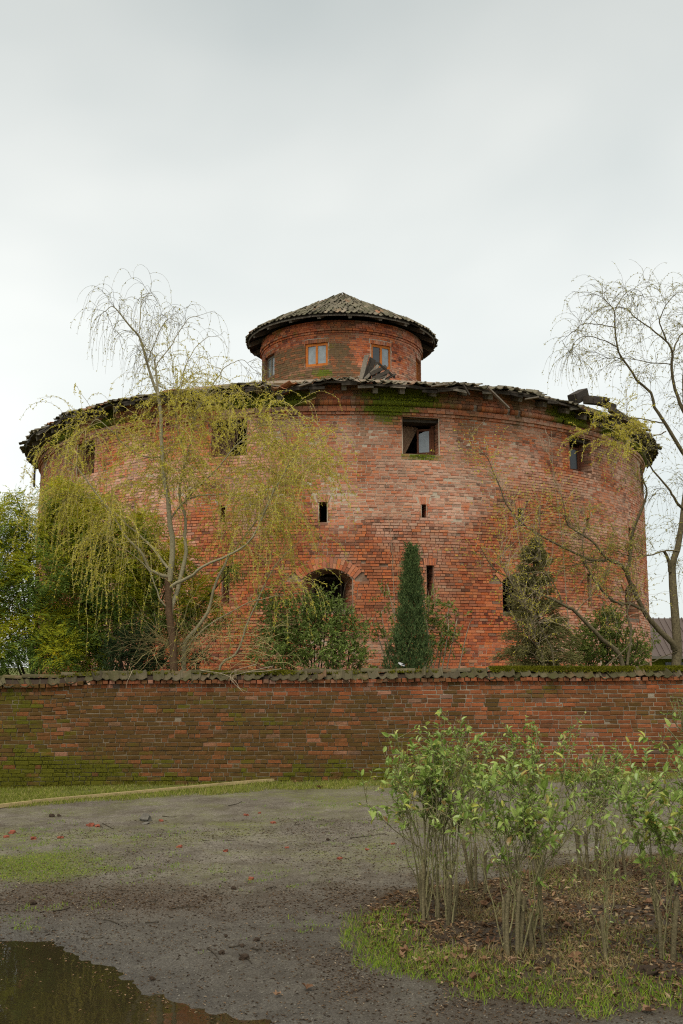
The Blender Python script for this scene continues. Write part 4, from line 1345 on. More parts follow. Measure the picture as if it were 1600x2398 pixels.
for op in COPS:      # flat arch of upright bricks over every window
    uu = np.arange(-op.w / 2 - .02, op.w / 2 + .02, .062)
    p_ = op.phi + (uu + .03) / CUP_R; n = len(p_)
    mo, pa, di = cup_fields(p_, np.full(n, op.z1))
    ta = np.stack([np.cos(p_), np.sin(p_), 0 * p_], -1); ra = np.stack([np.sin(p_), -np.cos(p_), 0 * p_], -1)
    V, Fq = boxes(cyl(p_, CUP_R - .055, op.z1 + .065), ta * .026, -ra * .06, np.tile([0, 0, .063], (n, 1)), .002)
    S.add(V, Fq, moss=np.repeat(mo, 8), pale=np.repeat(pa, 8), dirt=np.repeat(di, 8))
    for s_ in (-1, 1):   # reveals
        V = np.array([cyl(op.phi + s_ * op.w / 2 / CUP_R, CUP_R - .01, op.z0), cyl(op.phi + s_ * op.w / 2 / CUP_R, CUP_R - .01, op.z1), cyl(op.phi + s_ * op.w / 2 / CUP_R, CUP_R - .4, op.z1), cyl(op.phi + s_ * op.w / 2 / CUP_R, CUP_R - .4, op.z0)])
        S.add(V, [np.array([[0, 1, 2, 3]])], dirt=.5)
o = S.build('cupola_bricks', m_tbrick, cwall); tag(o, kind='stuff'); o.color = (0, 0, 0, 1)
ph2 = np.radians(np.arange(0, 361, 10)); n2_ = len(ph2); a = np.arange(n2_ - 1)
part('cupola_dark_backing', np.vstack([cyl(ph2, CUP_R - .5, CZ0), cyl(ph2, CUP_R - .5, CZ1)]), [np.stack([a, a + 1, a + 1 + n2_, a + n2_], -1)], m_backing, tower)  # same added dark backing, behind the cupola windows
for i, op in enumerate(COPS):
    w2, rr = op.w / 2, CUP_R
    fm_ = m_frame if i in (2, 3, 4) else m_oldwood
    S = Soup()
    deep = .03 if i in (2, 3) else .09
    for (u0, u1, a0, a1) in ((-w2 + .005, -w2 + .085, op.z0 + .005, op.z1 - .005), (w2 - .085, w2 - .005, op.z0 + .005, op.z1 - .005), (-w2 + .085, w2 - .085, op.z1 - .085, op.z1 - .005), (-w2 + .085, w2 - .085, op.z0 + .005, op.z0 + .085), (-.036, .036, op.z0 + .085, op.z1 - .085)):
        frame_box(S, op, u0, u1, a0, a1, rr - deep, rr - deep - .06, rt=CUP_R)
    wn_ = S.build('cupola_window', fm_, tower)
    for s_ in (-1, 1):
        S = Soup()
        gm = m_glasspale if i in (1, 2, 4) else m_glassdark
        if i == 3 and s_ == 1: gm = m_glass
        frame_box(S, op, min(s_ * .028, s_ * (w2 - .058)), max(s_ * .028, s_ * (w2 - .058)), op.z0 + .058, op.z1 - .058, rr - deep - .03, rr - deep - .036, rt=CUP_R)
        S.build('pane', gm, wn_)
# cupola roof
SLC = math.atan((APEX - CUPE_Z) / CUPE_R)
def cupz(phi, r_):
    d = np.degrees(phi)
    return CUPE_Z + (CUPE_R - r_) * math.tan(SLC) + .05 * (fnoise(d * .05, r_ * .8, s=55, o=2) - .5) * np.clip(r_, 0, 1)
phr = np.radians(np.arange(-180, 180.01, 5)); n = len(phr); a = np.arange(n - 1)
rs = [CUPE_R - .05, CUPE_R * .66, CUPE_R * .33, .02]
V = [cyl(phr, r_, cupz(phr, r_) - .02) for r_ in rs] + [cyl(phr, r_, cupz(phr, r_) - .07) for r_ in rs[::-1]]
Fq = []
for k in range(len(V)):
    b0, b1 = k * n, ((k + 1) % len(V)) * n
    Fq.append(np.stack([a + b0, a + 1 + b0, a + 1 + b1, a + b1], -1))
croof = part('cupola_roof', np.vstack(V), Fq, m_darkwood, tower)
CTILE = [tile_mesh('cupola_tile', m_tile, .205, .36, .040, .016, 300 + i) for i in range(6)]
ctv = [mesh_arrays(me) for me in CTILE]
St = Soup()
r_ = CUPE_R + .03
row = 0
nsolo = 0
while r_ > .16:
    step = .178 / r_
    phi = R_(-112) + random.uniform(0, step)
    while phi < R_(112):
        if random.random() > .012:
            X3, Y3, Z3 = slope_axes(phi, SLC, random.gauss(0, .09), random.gauss(0, .10), random.gauss(.03, .045))
            k = random.randrange(6)
            loc = cyl(phi, r_ + random.gauss(0, .018), float(cupz(np.array(phi), r_)) + .045 + random.gauss(0, .008))
            if row < 6 and abs(phi) < R_(50) and nsolo < 150:
                put('cupola_tile', CTILE[k], croof, X3, Y3, Z3, loc, (random.uniform(0, .3), 0, 0, 1)); nsolo += 1
            else:
                vv, qq = ctv[k]
                St.add(vv[:, 0:1] * X3 + vv[:, 1:2] * Y3 + vv[:, 2:3] * Z3 + loc, [qq], moss=random.uniform(0, .3))
        phi += step
    r_ -= .245
    row += 1
o = St.build('cupola_tiles', m_tile, croof); tag(o, kind='stuff'); o.color = (0, 0, 0, 1)
for k in range(-6, 7):
    phi = R_(k * 18 + 5)
    zr = CUPE_Z - .10
    stick('cupola_rafter', cyl(phi, CUPE_R - .10, zr), cyl(phi, CUP_R - .3, zr + .42 * math.tan(SLC) + .1), .11, .12, m_oldwood, croof)
for k in range(-11, 11):
    phi, p2 = R_(k * 10 + 3), R_(k * 10 + 12.7)
    if k == 4: continue
    stick('cupola_fascia_board', cyl(phi, CUPE_R - .07, float(cupz(np.array(phi), CUPE_R)) - .06), cyl(p2, CUPE_R - .07, float(cupz(np.array(p2), CUPE_R)) - .06), .03, .06, m_oldwood, croof)

# wreck of a dormer: splayed boards at the foot of the cupola
dorm = thing('collapsed_dormer', P(885, 892, 29.0), 'fan of broken grey boards from a collapsed dormer at the foot of the cupola', 'planks')
for (a_, b_, w_, dp) in (((846, 884), (859, 832), .15, 28.9), ((853, 886), (870, 838), .11, 28.8), ((862, 888), (876, 842), .13, 28.7), ((872, 890), (884, 848), .10, 28.65), ((855, 884), (890, 852), .09, 28.6),
                         ((868, 872), (905, 858), .12, 28.55), ((872, 884), (912, 868), .11, 28.5), ((890, 892), (926, 876), .10, 28.5), ((886, 846), (925, 884), .07, 28.45), ((865, 892), (900, 880), .13, 28.4), ((896, 890), (908, 866), .09, 28.45), ((880, 888), (890, 864), .10, 28.42)):
    S = Soup()
    S.add(*beam(P(a_[0], a_[1] + 4, dp), P(b_[0], b_[1], dp + random.uniform(.1, .5)), w_, .025, (0, -1, .2), random.gauss(0, .3)))
    S.build('board', m_oldwood if random.random() < .45 else m_darkwood, dorm)

# ================================================================== PLANTS
def limb_set(limbs, S=26):
    """limbs: list of (pixel polyline with depths, r0, r1) -> arrays"""
    Ps, Rs = [], []
    for (pts, r0, r1) in limbs:
        w3 = np.array([P(a, b, c) for (a, b, c) in pts])
        p = resample(w3, S)
        L = np.linalg.norm(p[-1] - p[0])
        wob = np.cumsum(rng.normal(0, .006, p.shape), 0); wob -= np.linspace(0, 1, S)[:, None] * wob[-1]
        p = p + wob * min(1.5, L)
        Ps.append(p)
        Rs.append(r0 + (r1 - r0) * np.linspace(0, 1, S) ** .8)
    return np.array(Ps), np.array(Rs)
def depthify(pts, d0, d1):
    n = len(pts)
    return [(a, b, d0 + (d1 - d0) * i / (n - 1)) for i, (a, b) in enumerate(pts)]

def sub_branches(LP, n, lo, Lr, S=14, grav=1.1, upw=.55, wob=.5, weights=None):
    """n twigs leaving the limbs LP (N,S,3) past fraction lo"""
    N, SS, _ = LP.shape
    i = rng.choice(N, n, p=weights)
    f = lo + (1 - lo) * rng.random(n) ** .8
    k = np.minimum((f * (SS - 1)).astype(int), SS - 2)
    fr = (f * (SS - 1) - k)[:, None]
    p = LP[i, k] * (1 - fr) + LP[i, k + 1] * fr
    tn = unit(LP[i, k + 1] - LP[i, k])
    d = tn * .75 + rng.normal(0, .6, (n, 3)) + np.array([0, 0, upw])
    L = rng.uniform(*Lr, n)
    return strands(p, d, L, S, grav, wob), L

# ---------------------------------------------------------------- willow in front of the tower
WB = P(408, 1560, 19.0); WB[2] = float(ground_z(WB[0], 19.0))
wil = thing('willow_tree', WB, 'weeping willow with yellow green catkins before the left half of the tower', 'tree')
LW = [
 ([(408, 1800), (408, 1547), (400, 1445), (393, 1353)], 19, 19, .085, .062),
 ([(395, 1360), (403, 1266), (396, 1226), (393, 1166), (385, 1125), (378, 1064), (375, 977), (372, 931), (362, 911), (343, 860), (327, 799), (317, 777), (294, 752), (276, 728), (258, 716), (246, 730)], 19, 18.3, .060, .006),
 ([(371, 927), (368, 889), (365, 857), (363, 831), (354, 822), (339, 812), (322, 780)], 18.6, 19.2, .026, .006),
 ([(366, 860), (371, 844), (403, 803), (435, 755), (454, 739), (477, 745)], 18.6, 19.0, .014, .004),
 ([(343, 855), (359, 815), (381, 764), (400, 748), (422, 758)], 18.5, 18.0, .012, .004),
 ([(327, 780), (330, 729), (339, 697), (352, 685), (371, 710)], 18.4, 18.8, .010, .003),
 ([(415, 930), (429, 895), (435, 863), (461, 812), (486, 790), (502, 787)], 19.3, 19.8, .014, .004),
 ([(459, 960), (499, 901), (524, 866), (547, 847), (572, 844), (591, 863)], 19.3, 19.6, .014, .004),
 ([(396, 1375), (408, 1368), (444, 1353), (474, 1328), (541, 1297), (582, 1261), (633, 1156), (679, 1084), (709, 1054), (755, 1064)], 19, 18.2, .040, .005),
 ([(434, 1800), (434, 1557), (436, 1506), (462, 1475), (490, 1435), (510, 1368), (541, 1302), (561, 1276), (617, 1200), (660, 1120), (690, 1075)], 19.5, 20.0, .055, .006),
 ([(400, 1450), (406, 1424), (423, 1368), (439, 1297), (434, 1251), (436, 1207), (423, 1166), (429, 1105), (444, 1059), (459, 982), (474, 942), (500, 915)], 19, 19.6, .055, .006),
 ([(396, 1225), (423, 1186), (459, 1166), (505, 1164), (541, 1161), (600, 1180), (650, 1215)], 19, 19.3, .022, .004),
 ([(420, 1190), (459, 1146), (500, 1110), (566, 1033), (610, 1000), (650, 995)], 19.1, 18.8, .026, .004),
 ([(378, 1069), (337, 1064), (291, 1033), (265, 1008), (230, 982), (205, 1000)], 18.9, 18.4, .020, .004),
 ([(393, 1350), (383, 1348), (352, 1333), (332, 1292), (296, 1261), (255, 1200), (189, 1105), (165, 1085), (140, 1065)], 19, 18.6, .042, .005),
 ([(393, 1330), (385, 1317), (357, 1276), (306, 1231), (265, 1195), (220, 1165), (170, 1160)], 19, 19.5, .036, .005),
 ([(500, 1800), (515, 1567), (556, 1527), (582, 1455), (607, 1404), (633, 1343), (658, 1302), (700, 1270)], 19.3, 18.8, .032, .005),
 ([(436, 1520), (470, 1480), (540, 1430), (620, 1400), (700, 1390)], 19.4, 18.8, .02, .004),
 ([(400, 1430), (370, 1400), (345, 1330), (300, 1290), (262, 1265)], 19.0, 18.6, .02, .004),
 ([(434, 1080), (420, 1010), (415, 960), (400, 920)], 19.4, 19.0, .02, .004),
]
LWP, LWR = limb_set([(depthify(a, d0, d1), r0, r1) for (a, d0, d1, r0, r1) in LW])
S = Soup()
V, Fq = tubes(LWP[:1], LWR[:1], 10); S.add(V, Fq, m=1)
V, Fq = tubes(LWP[1:], LWR[1:], 7); S.add(V, Fq, m=0)
trunk = S.build('trunk', [m_wbark, m_wbarkdark], wil, True)
upper = [1, 2, 3, 4, 5, 6, 7]
lower = [8, 9, 10, 11, 12, 13, 14, 15, 16, 17, 18, 19]
St, Sl = Soup(), Soup()
def hang(LP, nb, ns, Lb, Ls, dens, leafy, grav=1.6, w=None, lo=.45, r=.0034, upw=.6, g0=1.0):
    bp_, bl = sub_branches(LP, nb, lo, Lb, 14, g0, upw, .45, w)
    St.add(*tubes(bp_, np.linspace(r * 1.7, r * .8, 14)[None] * np.ones((nb, 1)), 3))
    both = bp_
    sp, sl_ = sub_branches(both, ns, .1, Ls, 16, grav, .35, .35)
    St.add(*tubes(sp, np.linspace(r, r * .45, 16)[None] * np.ones((ns, 1)), 3))
    if leafy:
        n = int(ns * dens)
        i = rng.integers(0, ns, n); k = rng.integers(1, 15, n); fr = rng.random((n, 1))
        p = sp[i, k] * (1 - fr) + sp[i, k + 1] * fr
        d = unit(sp[i, k + 1] - sp[i, k]) * .8 + rng.normal(0, .55, (n, 3))
        Sl.add(*leaves(p, d, rng.uniform(.030, .060, n), rng.uniform(.012, .019, n), LEAF_Q))
    return sp
lw = np.linalg.norm(np.diff(LWP, axis=1), axis=2).sum(1)
wl = np.array([.9, .9, 2.4, 1.3, 2.2, 1.1, .5, .8, .55, .45, .5, 2.2]); wl /= wl.sum()
hang(LWP[lower], 210, 980, (.4, 1.15), (.55, 1.5), 40, True, 2.4, wl, upw=.25)
hang(LWP[[14, 15, 18, 8, 9]], 46, 190, (.3, .7), (.9, 1.9), 46, True, 4.2, None, .3)
hang(LWP[1:2, 4:10], 40, 230, (.5, 1.1), (.4, 1.2), 34, True, 1.9, None, .1, upw=.3)
hang(LWP[8:9, 12:22], 24, 180, (.5, 1.2), (.4, 1.1), 36, True, 1.7, None, .1)
wu = lw[upper] / lw[upper].sum()
ul = LWP[upper].copy()
St_low, Sl_low = St, Sl
St, Sl = Soup(), Soup()
hang(ul[1:], 42, 170, (.2, .5), (.45, 1.15), 5, True, 4.6, None, .3, .0028, .15, 1.6)
top1 = ul[:1, 13:]
hang(top1, 22, 95, (.2, .45), (.45, 1.15), 5, True, 4.6, None, .05, .0028, .15, 1.6)
tag(St.build('upper_twigs', m_twigdark, wil), kind='stuff')  # coloured darker than the lower twigs, as outlined against the bright sky
tag(Sl.build('upper_leaves', m_rightleaf, wil), kind='stuff')
St, Sl = St_low, Sl_low
# low tangle of shoots behind the coping
base = np.array([P(a, b, 19.2) for (a, b) in zip(rng.uniform(400, 470, 60), rng.uniform(1500, 1570, 60))])
d = rng.normal(0, .8, (60, 3)) * [1, .5, .4] + [-.2, 0, .25]
sp = strands(base, d, rng.uniform(.6, 1.6, 60), 16, .35, .5)
St.add(*tubes(sp, np.linspace(.006, .002, 16)[None] * np.ones((60, 1)), 3))
sp2, _ = sub_branches(sp, 260, .3, (.2, .7), 8, .5, .1, .5)
St.add(*tubes(sp2, np.linspace(.0028, .0012, 8)[None] * np.ones((260, 1)), 3))
base = np.array([P(a, b, 19.0) for (a, b) in zip(rng.uniform(520, 640, 40), rng.uniform(1480, 1575, 40))])
sp = strands(base, rng.normal(0, .7, (40, 3)) * [1, .4, .6] + [.3, 0, .3], rng.uniform(.5, 1.3, 40), 16, .5, .5)
St.add(*tubes(sp, np.linspace(.005, .002, 16)[None] * np.ones((40, 1)), 3))
sp2, _ = sub_branches(sp, 180, .3, (.2, .7), 8, .6, .1, .5)
St.add(*tubes(sp2, np.linspace(.0028, .0012, 8)[None] * np.ones((180, 1)), 3))
tag(St.build('twigs', m_twig, wil), kind='stuff')
Sl.build('crown', m_willowleaf, wil)

# dry twigs draped over the coping
dt = thing('fallen_twig', P(520, 1585, 17.0), 'pale dry twigs draped over the wall coping below the willow', 'twigs')
sp = np.array([resample([P(a, b, c) for (a, b, c) in q_], 12) for q_ in (
    [(640, 1560, 17.35), (570, 1576, 17.15), (545, 1585, 17.0), (552, 1605, 16.95), (578, 1620, 16.95)],
    [(600, 1556, 17.3), (548, 1572, 17.1), (540, 1590, 17.0), (560, 1612, 16.93), (572, 1624, 16.9)],
    [(470, 1570, 17.3), (520, 1578, 17.1), (548, 1592, 16.98), (560, 1610, 16.94), (566, 1618, 16.92)],
    [(660, 1566, 17.3), (620, 1572, 17.15), (580, 1574, 17.1), (530, 1574, 17.12), (500, 1578, 17.15)],
    [(310, 1570, 17.2), (306, 1580, 17.03), (300, 1592, 16.98), (297, 1600, 16.97), (296, 1612, 16.96)])])
for q_ in sp:
    part('stem', *tubes(q_[None], np.linspace(.006, .002, 12)[None], 4), m_bare, dt)

# ---------------------------------------------------------------- willow on the right
RB = P(1586, 1560, 20.5); RB[2] = float(ground_z(RB[0], 20.5))
wr = thing('willow_tree', RB, 'large bare-twigged weeping willow with dark trunk at the right edge', 'tree')
LR = [
 ([(1583, 1800), (1583, 1560), (1585, 1487), (1575, 1360), (1578, 1321), (1593, 1280), (1603, 1200), (1612, 1100), (1606, 1000), (1600, 900), (1606, 820), (1616, 740), (1622, 680)], 20.5, 20.8, .115, .006),
 ([(1580, 1520), (1575, 1500), (1540, 1468), (1515, 1433), (1473, 1347), (1479, 1315), (1483, 1248), (1503, 1195), (1515, 1154), (1505, 1123), (1500, 1100)], 20.4, 19.6, .070, .010),
 ([(1462, 1800), (1460, 1560), (1406, 1493), (1349, 1433), (1320, 1420), (1259, 1391), (1208, 1363), (1157, 1331), (1125, 1280)], 19.8, 19.0, .058, .006),
 ([(1476, 1345), (1454, 1321), (1430, 1312), (1387, 1316), (1340, 1324)], 19.9, 19.6, .040, .008),
 ([(1430, 1312), (1387, 1312), (1304, 1273), (1237, 1232), (1193, 1192), (1167, 1130), (1147, 1080), (1120, 1050)], 19.8, 18.9, .030, .004),
 ([(1460, 1325), (1419, 1308), (1387, 1270), (1336, 1235), (1323, 1200), (1310, 1150)], 19.8, 19.4, .034, .005),
 ([(1460, 1418), (1430, 1405), (1400, 1370), (1375, 1330), (1362, 1280), (1368, 1240)], 19.6, 19.5, .024, .006),
 ([(1515, 1435), (1480, 1418), (1432, 1408), (1395, 1365), (1363, 1310)], 20.0, 19.6, .035, .008),
 ([(1320, 1420), (1304, 1378), (1266, 1312), (1265, 1250), (1267, 1200)], 19.4, 19.2, .018, .004),
 ([(1350, 1432), (1372, 1405), (1400, 1375)], 19.5, 19.8, .014, .005),
 ([(1640, 1240), (1600, 1195), (1584, 1174), (1564, 1141), (1531, 1103), (1515, 1077), (1505, 1054)], 20.5, 19.8, .040, .008),
 ([(1640, 1120), (1600, 1065), (1564, 1008), (1549, 978), (1533, 950), (1526, 919), (1495, 894), (1477, 868), (1454, 835), (1444, 812), (1439, 763), (1439, 728), (1426, 712), (1405, 692), (1385, 692)], 20.6, 19.4, .046, .004),
 ([(1444, 812), (1408, 796), (1372, 790), (1347, 802), (1340, 830)], 19.6, 19.3, .014, .003),
 ([(1440, 768), (1403, 761), (1367, 758), (1334, 784), (1310, 802)], 19.5, 19.1, .012, .003),
 ([(1439, 728), (1455, 700), (1480, 680), (1500, 685), (1512, 705)], 19.5, 19.8, .010, .003),
 ([(1630, 1020), (1600, 962), (1584, 919), (1574, 855), (1577, 825), (1561, 797), (1531, 771), (1492, 743), (1467, 723), (1440, 715)], 20.7, 20.0, .045, .004),
 ([(1574, 855), (1548, 848), (1480, 842), (1449, 840), (1420, 838)], 20.3, 20.0, .014, .004),
 ([(1561, 797), (1546, 760), (1552, 735), (1568, 705), (1588, 685), (1612, 680)], 20.2, 19.6, .016, .004),
 ([(1577, 825), (1590, 790), (1610, 760), (1640, 720), (1660, 700)], 20.3, 20.6, .018, .004),
 ([(1561, 1011), (1530, 1020), (1505, 1024), (1472, 1034), (1450, 1050)], 20.3, 19.6, .014, .004),
 ([(1554, 990), (1513, 980), (1467, 980), (1436, 993), (1410, 1005), (1380, 1000)], 20.2, 19.4, .016, .004),
 ([(1593, 1290), (1560, 1290), (1510, 1302), (1480, 1300), (1440, 1290)], 20.4, 19.9, .022, .006),
 ([(1570, 1340), (1566, 1310), (1556, 1292)], 20.5, 20.4, .040, .030),
 ([(1300, 1800), (1302, 1560), (1275, 1480), (1245, 1430), (1215, 1390), (1185, 1340), (1170, 1290)], 19.2, 18.8, .020, .004),
 ([(1280, 1800), (1272, 1555), (1250, 1500), (1244, 1460)], 19.1, 19.0, .012, .004),
 ([(1470, 1560), (1478, 1480), (1470, 1420), (1476, 1350)], 19.7, 20.0, .030, .012),
 ([(1420, 1560), (1455, 1530), (1475, 1500), (1480, 1460)], 19.5, 19.7, .016, .008),
 ([(1500, 1560), (1530, 1548), (1570, 1530), (1600, 1520)], 19.5, 19.2, .012, .005),
]
LRP, LRR = limb_set([(depthify(a, d0, d1), r0, r1) for (a, d0, d1, r0, r1) in LR])
S = Soup()
V, Fq = tubes(LRP[:3], LRR[:3], 9); S.add(V, Fq)
V, Fq = tubes(LRP[3:], LRR[3:], 6); S.add(V, Fq)
S.build('trunk', m_rbark, wr, True)
St, Sl = Soup(), Soup()
hi = [11, 12, 13, 14, 15, 16, 17, 18, 10, 0]
lr = np.linalg.norm(np.diff(LRP, axis=1), axis=2).sum(1)
w_ = lr[hi] / lr[hi].sum()
hang(LRP[hi], 150, 820, (.2, .6), (.35, 1.0), 8, True, 3.4, w_, .25, .0030, .25, 1.4)
mid = [1, 5, 6, 7, 21, 3]
hang(LRP[mid], 90, 480, (.3, .8), (.25, .8), 12, True, 1.3, None, .25, .0028)
tag(St.build('upper_twigs', m_twigdark, wr), kind='stuff')
tag(Sl.build('buds', m_rightleaf, wr), kind='stuff')
St, Sl = Soup(), Soup()
low = [2, 4, 8, 9, 23, 24, 25]
hang(LRP[low], 130, 620, (.3, .9), (.2, .75), 6, True, .35, None, .3, .0028)
leafy = [19, 20]
hang(LRP[leafy], 36, 180, (.2, .55), (.25, .75), 26, True, 1.8, None, .2, .0030)
hang(LRP[4:6], 30, 70, (.2, .5), (.25, .6), 8, True, 1.0, None, .3, .0026)
tag(St.build('lower_twigs', m_bare, wr), kind='stuff')
Sl.build('crown', m_willowleaf, wr)

# ---------------------------------------------------------------- mimosas on the left
def mimosa(label, base_px, depth, blobs, nspray, mats, flower_bias):
    b = P(base_px[0], base_px[1], depth); b[2] = float(ground_z(b[0], depth))
    T = thing('mimosa_tree', b, label, 'tree')
    C_ = np.array([P(x, y, depth + dd) for (x, y, r, dd) in blobs])
    Rr = np.array([r * depth / 2350 for (x, y, r, dd) in blobs])
    # trunk and limbs reach into every clump
    lp, lr_ = [], []
    top = b + [0, 0, 1.3]
    lp.append(resample([b - [0, 0, .1], b + [.05, 0, .6], top], 12)); lr_.append(np.linspace(.10, .075, 12))
    for c_ in C_:
        m_ = (top + c_) / 2 + rng.normal(0, .12, 3) - [0, 0, .15]
        lp.append(resample([top - [0, 0, rng.uniform(0, .8)], m_, c_, c_ + rng.normal(0, .15, 3)], 12)); lr_.append(np.linspace(.032, .005, 12))
    lp, lr_ = np.array(lp), np.array(lr_)
    part('trunk', *tubes(lp, lr_, 6), m_darkbark, T, True)
    w = Rr ** 2 / (Rr ** 2).sum()
    i = rng.choice(len(C_), nspray, p=w)
    v = unit(rng.normal(size=(nspray, 3))); rad_ = Rr[i] * rng.random(nspray) ** .40
    lump = .72 + .56 * fnoise(v[:, 0] * 2.2 + i * 3.1, v[:, 1] * 2.2, v[:, 2] * 2.2, s=61, o=2)
    p = C_[i] + v * (rad_ * lump)[:, None] * [1, .9, 1]
    # fronds: a drooping rachis with two rows of fine leaflets
    d = unit(v * .9 + rng.normal(0, .5, v.shape) + [0, 0, .25])
    L = rng.uniform(.16, .32, nspray)
    ra = strands(p, d, L, 6, 3.0, .3)
    tn = unit(np.gradient(ra, axis=1))
    sd = unit(np.cross(tn, rng.normal(0, .35, (nspray, 1, 3)) + [0, 0, 1.0]))
    S1, S2 = Soup(), Soup()
    pick = (v[:, 2] * .6 - v[:, 1] * .25 + 1.6 * (fnoise(p[:, 0] * 1.8, p[:, 1] * 1.8, p[:, 2] * 1.8, s=63, o=2) - .5) + flower_bias[i] * .5 + rng.normal(0, .2, nspray)) > .34
    for S_, mk in ((S1, pick), (S2, ~pick)):
        for k in range(1, 6):
            for sg in (-1, 1):
                pp = ra[mk, k]; dd = unit(sd[mk, k] * sg + tn[mk, k] * .55 + rng.normal(0, .12, pp.shape))
                S_.add(*leaves(pp, dd, L[mk] * rng.uniform(.28, .45, mk.sum()), rng.uniform(.018, .030, mk.sum()), LEAF_Q, (0, -.2, 1), .55))
    S1.build('crown', mats[0], T)
    S2.build('leaf_sprays', mats[1], T)
    # blossom
    ff = flower_bias[i] * sstep(.40, .56, fnoise(p[:, 0] * 2.2, p[:, 1] * 2.2, p[:, 2] * 2.2, s=63, o=2)) * (rad_ > Rr[i] * .45) * (v[:, 1] < .5)
    fl = np.flatnonzero(rng.random(nspray) < ff)
    q_ = np.repeat(p[fl] + v[fl] * .07, 16, 0) + rng.normal(0, .05, (len(fl) * 16, 3))
    part('blossom', *leaves(q_, rng.normal(size=q_.shape), .026, .022, LEAF_Q), m_mimosaflower, T)
mimosa('feathery green mimosa tree with yellow blossom at the left edge, clear of the tower', (90, 1560), 20.6,
       [(25, 1222, 48, 0), (70, 1270, 54, .2), (10, 1315, 60, 0), (90, 1350, 60, -.2), (35, 1400, 60, .2), (100, 1470, 62, 0), (20, 1500, 65, 0), (-50, 1260, 66, .3), (-60, 1380, 90, 0), (130, 1530, 50, -.3), (-50, 1520, 80, 0), (45, 1180, 24, 0)],
       5600, (m_mimosa, m_mimosab), np.array([.35, .3, .5, .3, .5, .45, .4, .4, .4, .4, .3, .3]))
mimosa('yellow flowering mimosa tree against the tower behind the willow', (260, 1560), 21.2,
       [(138, 1162, 36, 0), (170, 1185, 48, 0), (150, 1240, 58, .2), (230, 1230, 60, -.2), (190, 1310, 66, 0), (290, 1290, 62, .1), (335, 1235, 36, 0), (270, 1370, 68, -.2), (170, 1400, 66, 0), (350, 1340, 56, .2), (415, 1310, 38, 0), (455, 1390, 40, .1), (540, 1335, 20, 0), (330, 1440, 56, 0), (230, 1470, 64, 0), (420, 1450, 44, .3), (150, 1490, 60, -.2), (500, 1450, 24, .2), (210, 1530, 50, 0)],
       9000, (m_mimosa, m_mimosab), np.array([.8, .8, .5, .6, .3, .5, .9, .2, .15, .4, .8, .4, .8, .1, .1, .1, .1, .1, .2]))

def bush(name, label, base_px, depth, blobs, nleaf, Lr, Wr, mat, tmpl=LEAF_F, bark=None, stems=14, cat='bush', droop=.0):
    b = P(base_px[0], base_px[1], depth); b[2] = float(ground_z(b[0], depth))
    T = thing(name, b, label, cat)
    C_ = np.array([P(x, y, depth + dd) for (x, y, r, dd) in blobs]); Rr = np.array([r * depth / 2350 for (x, y, r, dd) in blobs])
    lp = []
    for k in range(stems):
        c_ = C_[k % len(C_)] + rng.normal(0, .12, 3)
        s0 = b + rng.normal(0, .12, 3) * [1, 1, 0]
        lp.append(resample([s0, (s0 * .6 + c_ * .4) + rng.normal(0, .08, 3), c_, c_ + unit(rng.normal(size=3)) * .2 + [0, 0, .15]], 12))
    for q_ in lp:
        part('stem', *tubes(q_[None], np.linspace(.022, .004, 12)[None], 5), bark or m_darkbark, T, True)
    w = Rr ** 2.3 / (Rr ** 2.3).sum()
    ncl = nleaf // 9
    i = rng.choice(len(C_), ncl, p=w)
    v = unit(rng.normal(size=(ncl, 3))); rad_ = Rr[i] * rng.random(ncl) ** .42
    p = C_[i] + v * (rad_ * (.7 + .6 * fnoise(v[:, 0] * 2 + i, v[:, 1] * 2, v[:, 2] * 2, s=65, o=2)))[:, None]
    d = unit(v + rng.normal(0, .45, v.shape) + [0, 0, .45])
    sh = strands(p, d, rng.uniform(.12, .3, ncl), 10, .2, .3)
    tag(part('twigs', *tubes(sh, np.linspace(.004, .0015, 10)[None] * np.ones((ncl, 1)), 3), bark or m_darkbark, T), kind='stuff')
    k = np.tile(np.arange(1, 10), ncl); j = np.repeat(np.arange(ncl), 9)
    pp = sh[j, k]; tn = unit(sh[j, k] - sh[j, k - 1])
    dd = unit(tn * .55 + unit(rng.normal(size=tn.shape)) * .8 + [0, 0, -droop])
    n = len(pp)
    part('crown', *leaves(pp, dd, rng.uniform(*Lr, n), rng.uniform(*Wr, n), tmpl, (0, -.3, 1), .45), mat, T)
    return T
bush('laurel_bush', 'dense glossy laurel bush below the arched opening of the tower', (740, 1560), 19.6,
     [(745, 1425, 32, 0), (770, 1400, 12, 0), (705, 1450, 44, 0), (780, 1455, 40, 0), (660, 1460, 44, .2), (820, 1480, 34, 0), (690, 1510, 50, -.1), (760, 1520, 52, -.2), (820, 1535, 36, 0), (640, 1530, 44, 0), (845, 1550, 20, 0), (630, 1410, 30, .3)],
     9000, (.055, .11), (.022, .038), m_laurel)
bush('leafy_shrub', 'thin loose-leaved shrub growing behind the cypress', (985, 1560), 20.4,
     [(1000, 1400, 18, 0), (1005, 1440, 28, 0), (1030, 1480, 30, 0), (905, 1450, 18, 0), (900, 1500, 20, 0), (1060, 1500, 26, .2), (1015, 1530, 26, 0), (895, 1395, 12, 0), (1080, 1450, 10, 0), (1050, 1430, 14, 0)],
     1700, (.05, .09), (.03, .052), m_shrub, LEAF_O, m_bare, 14)
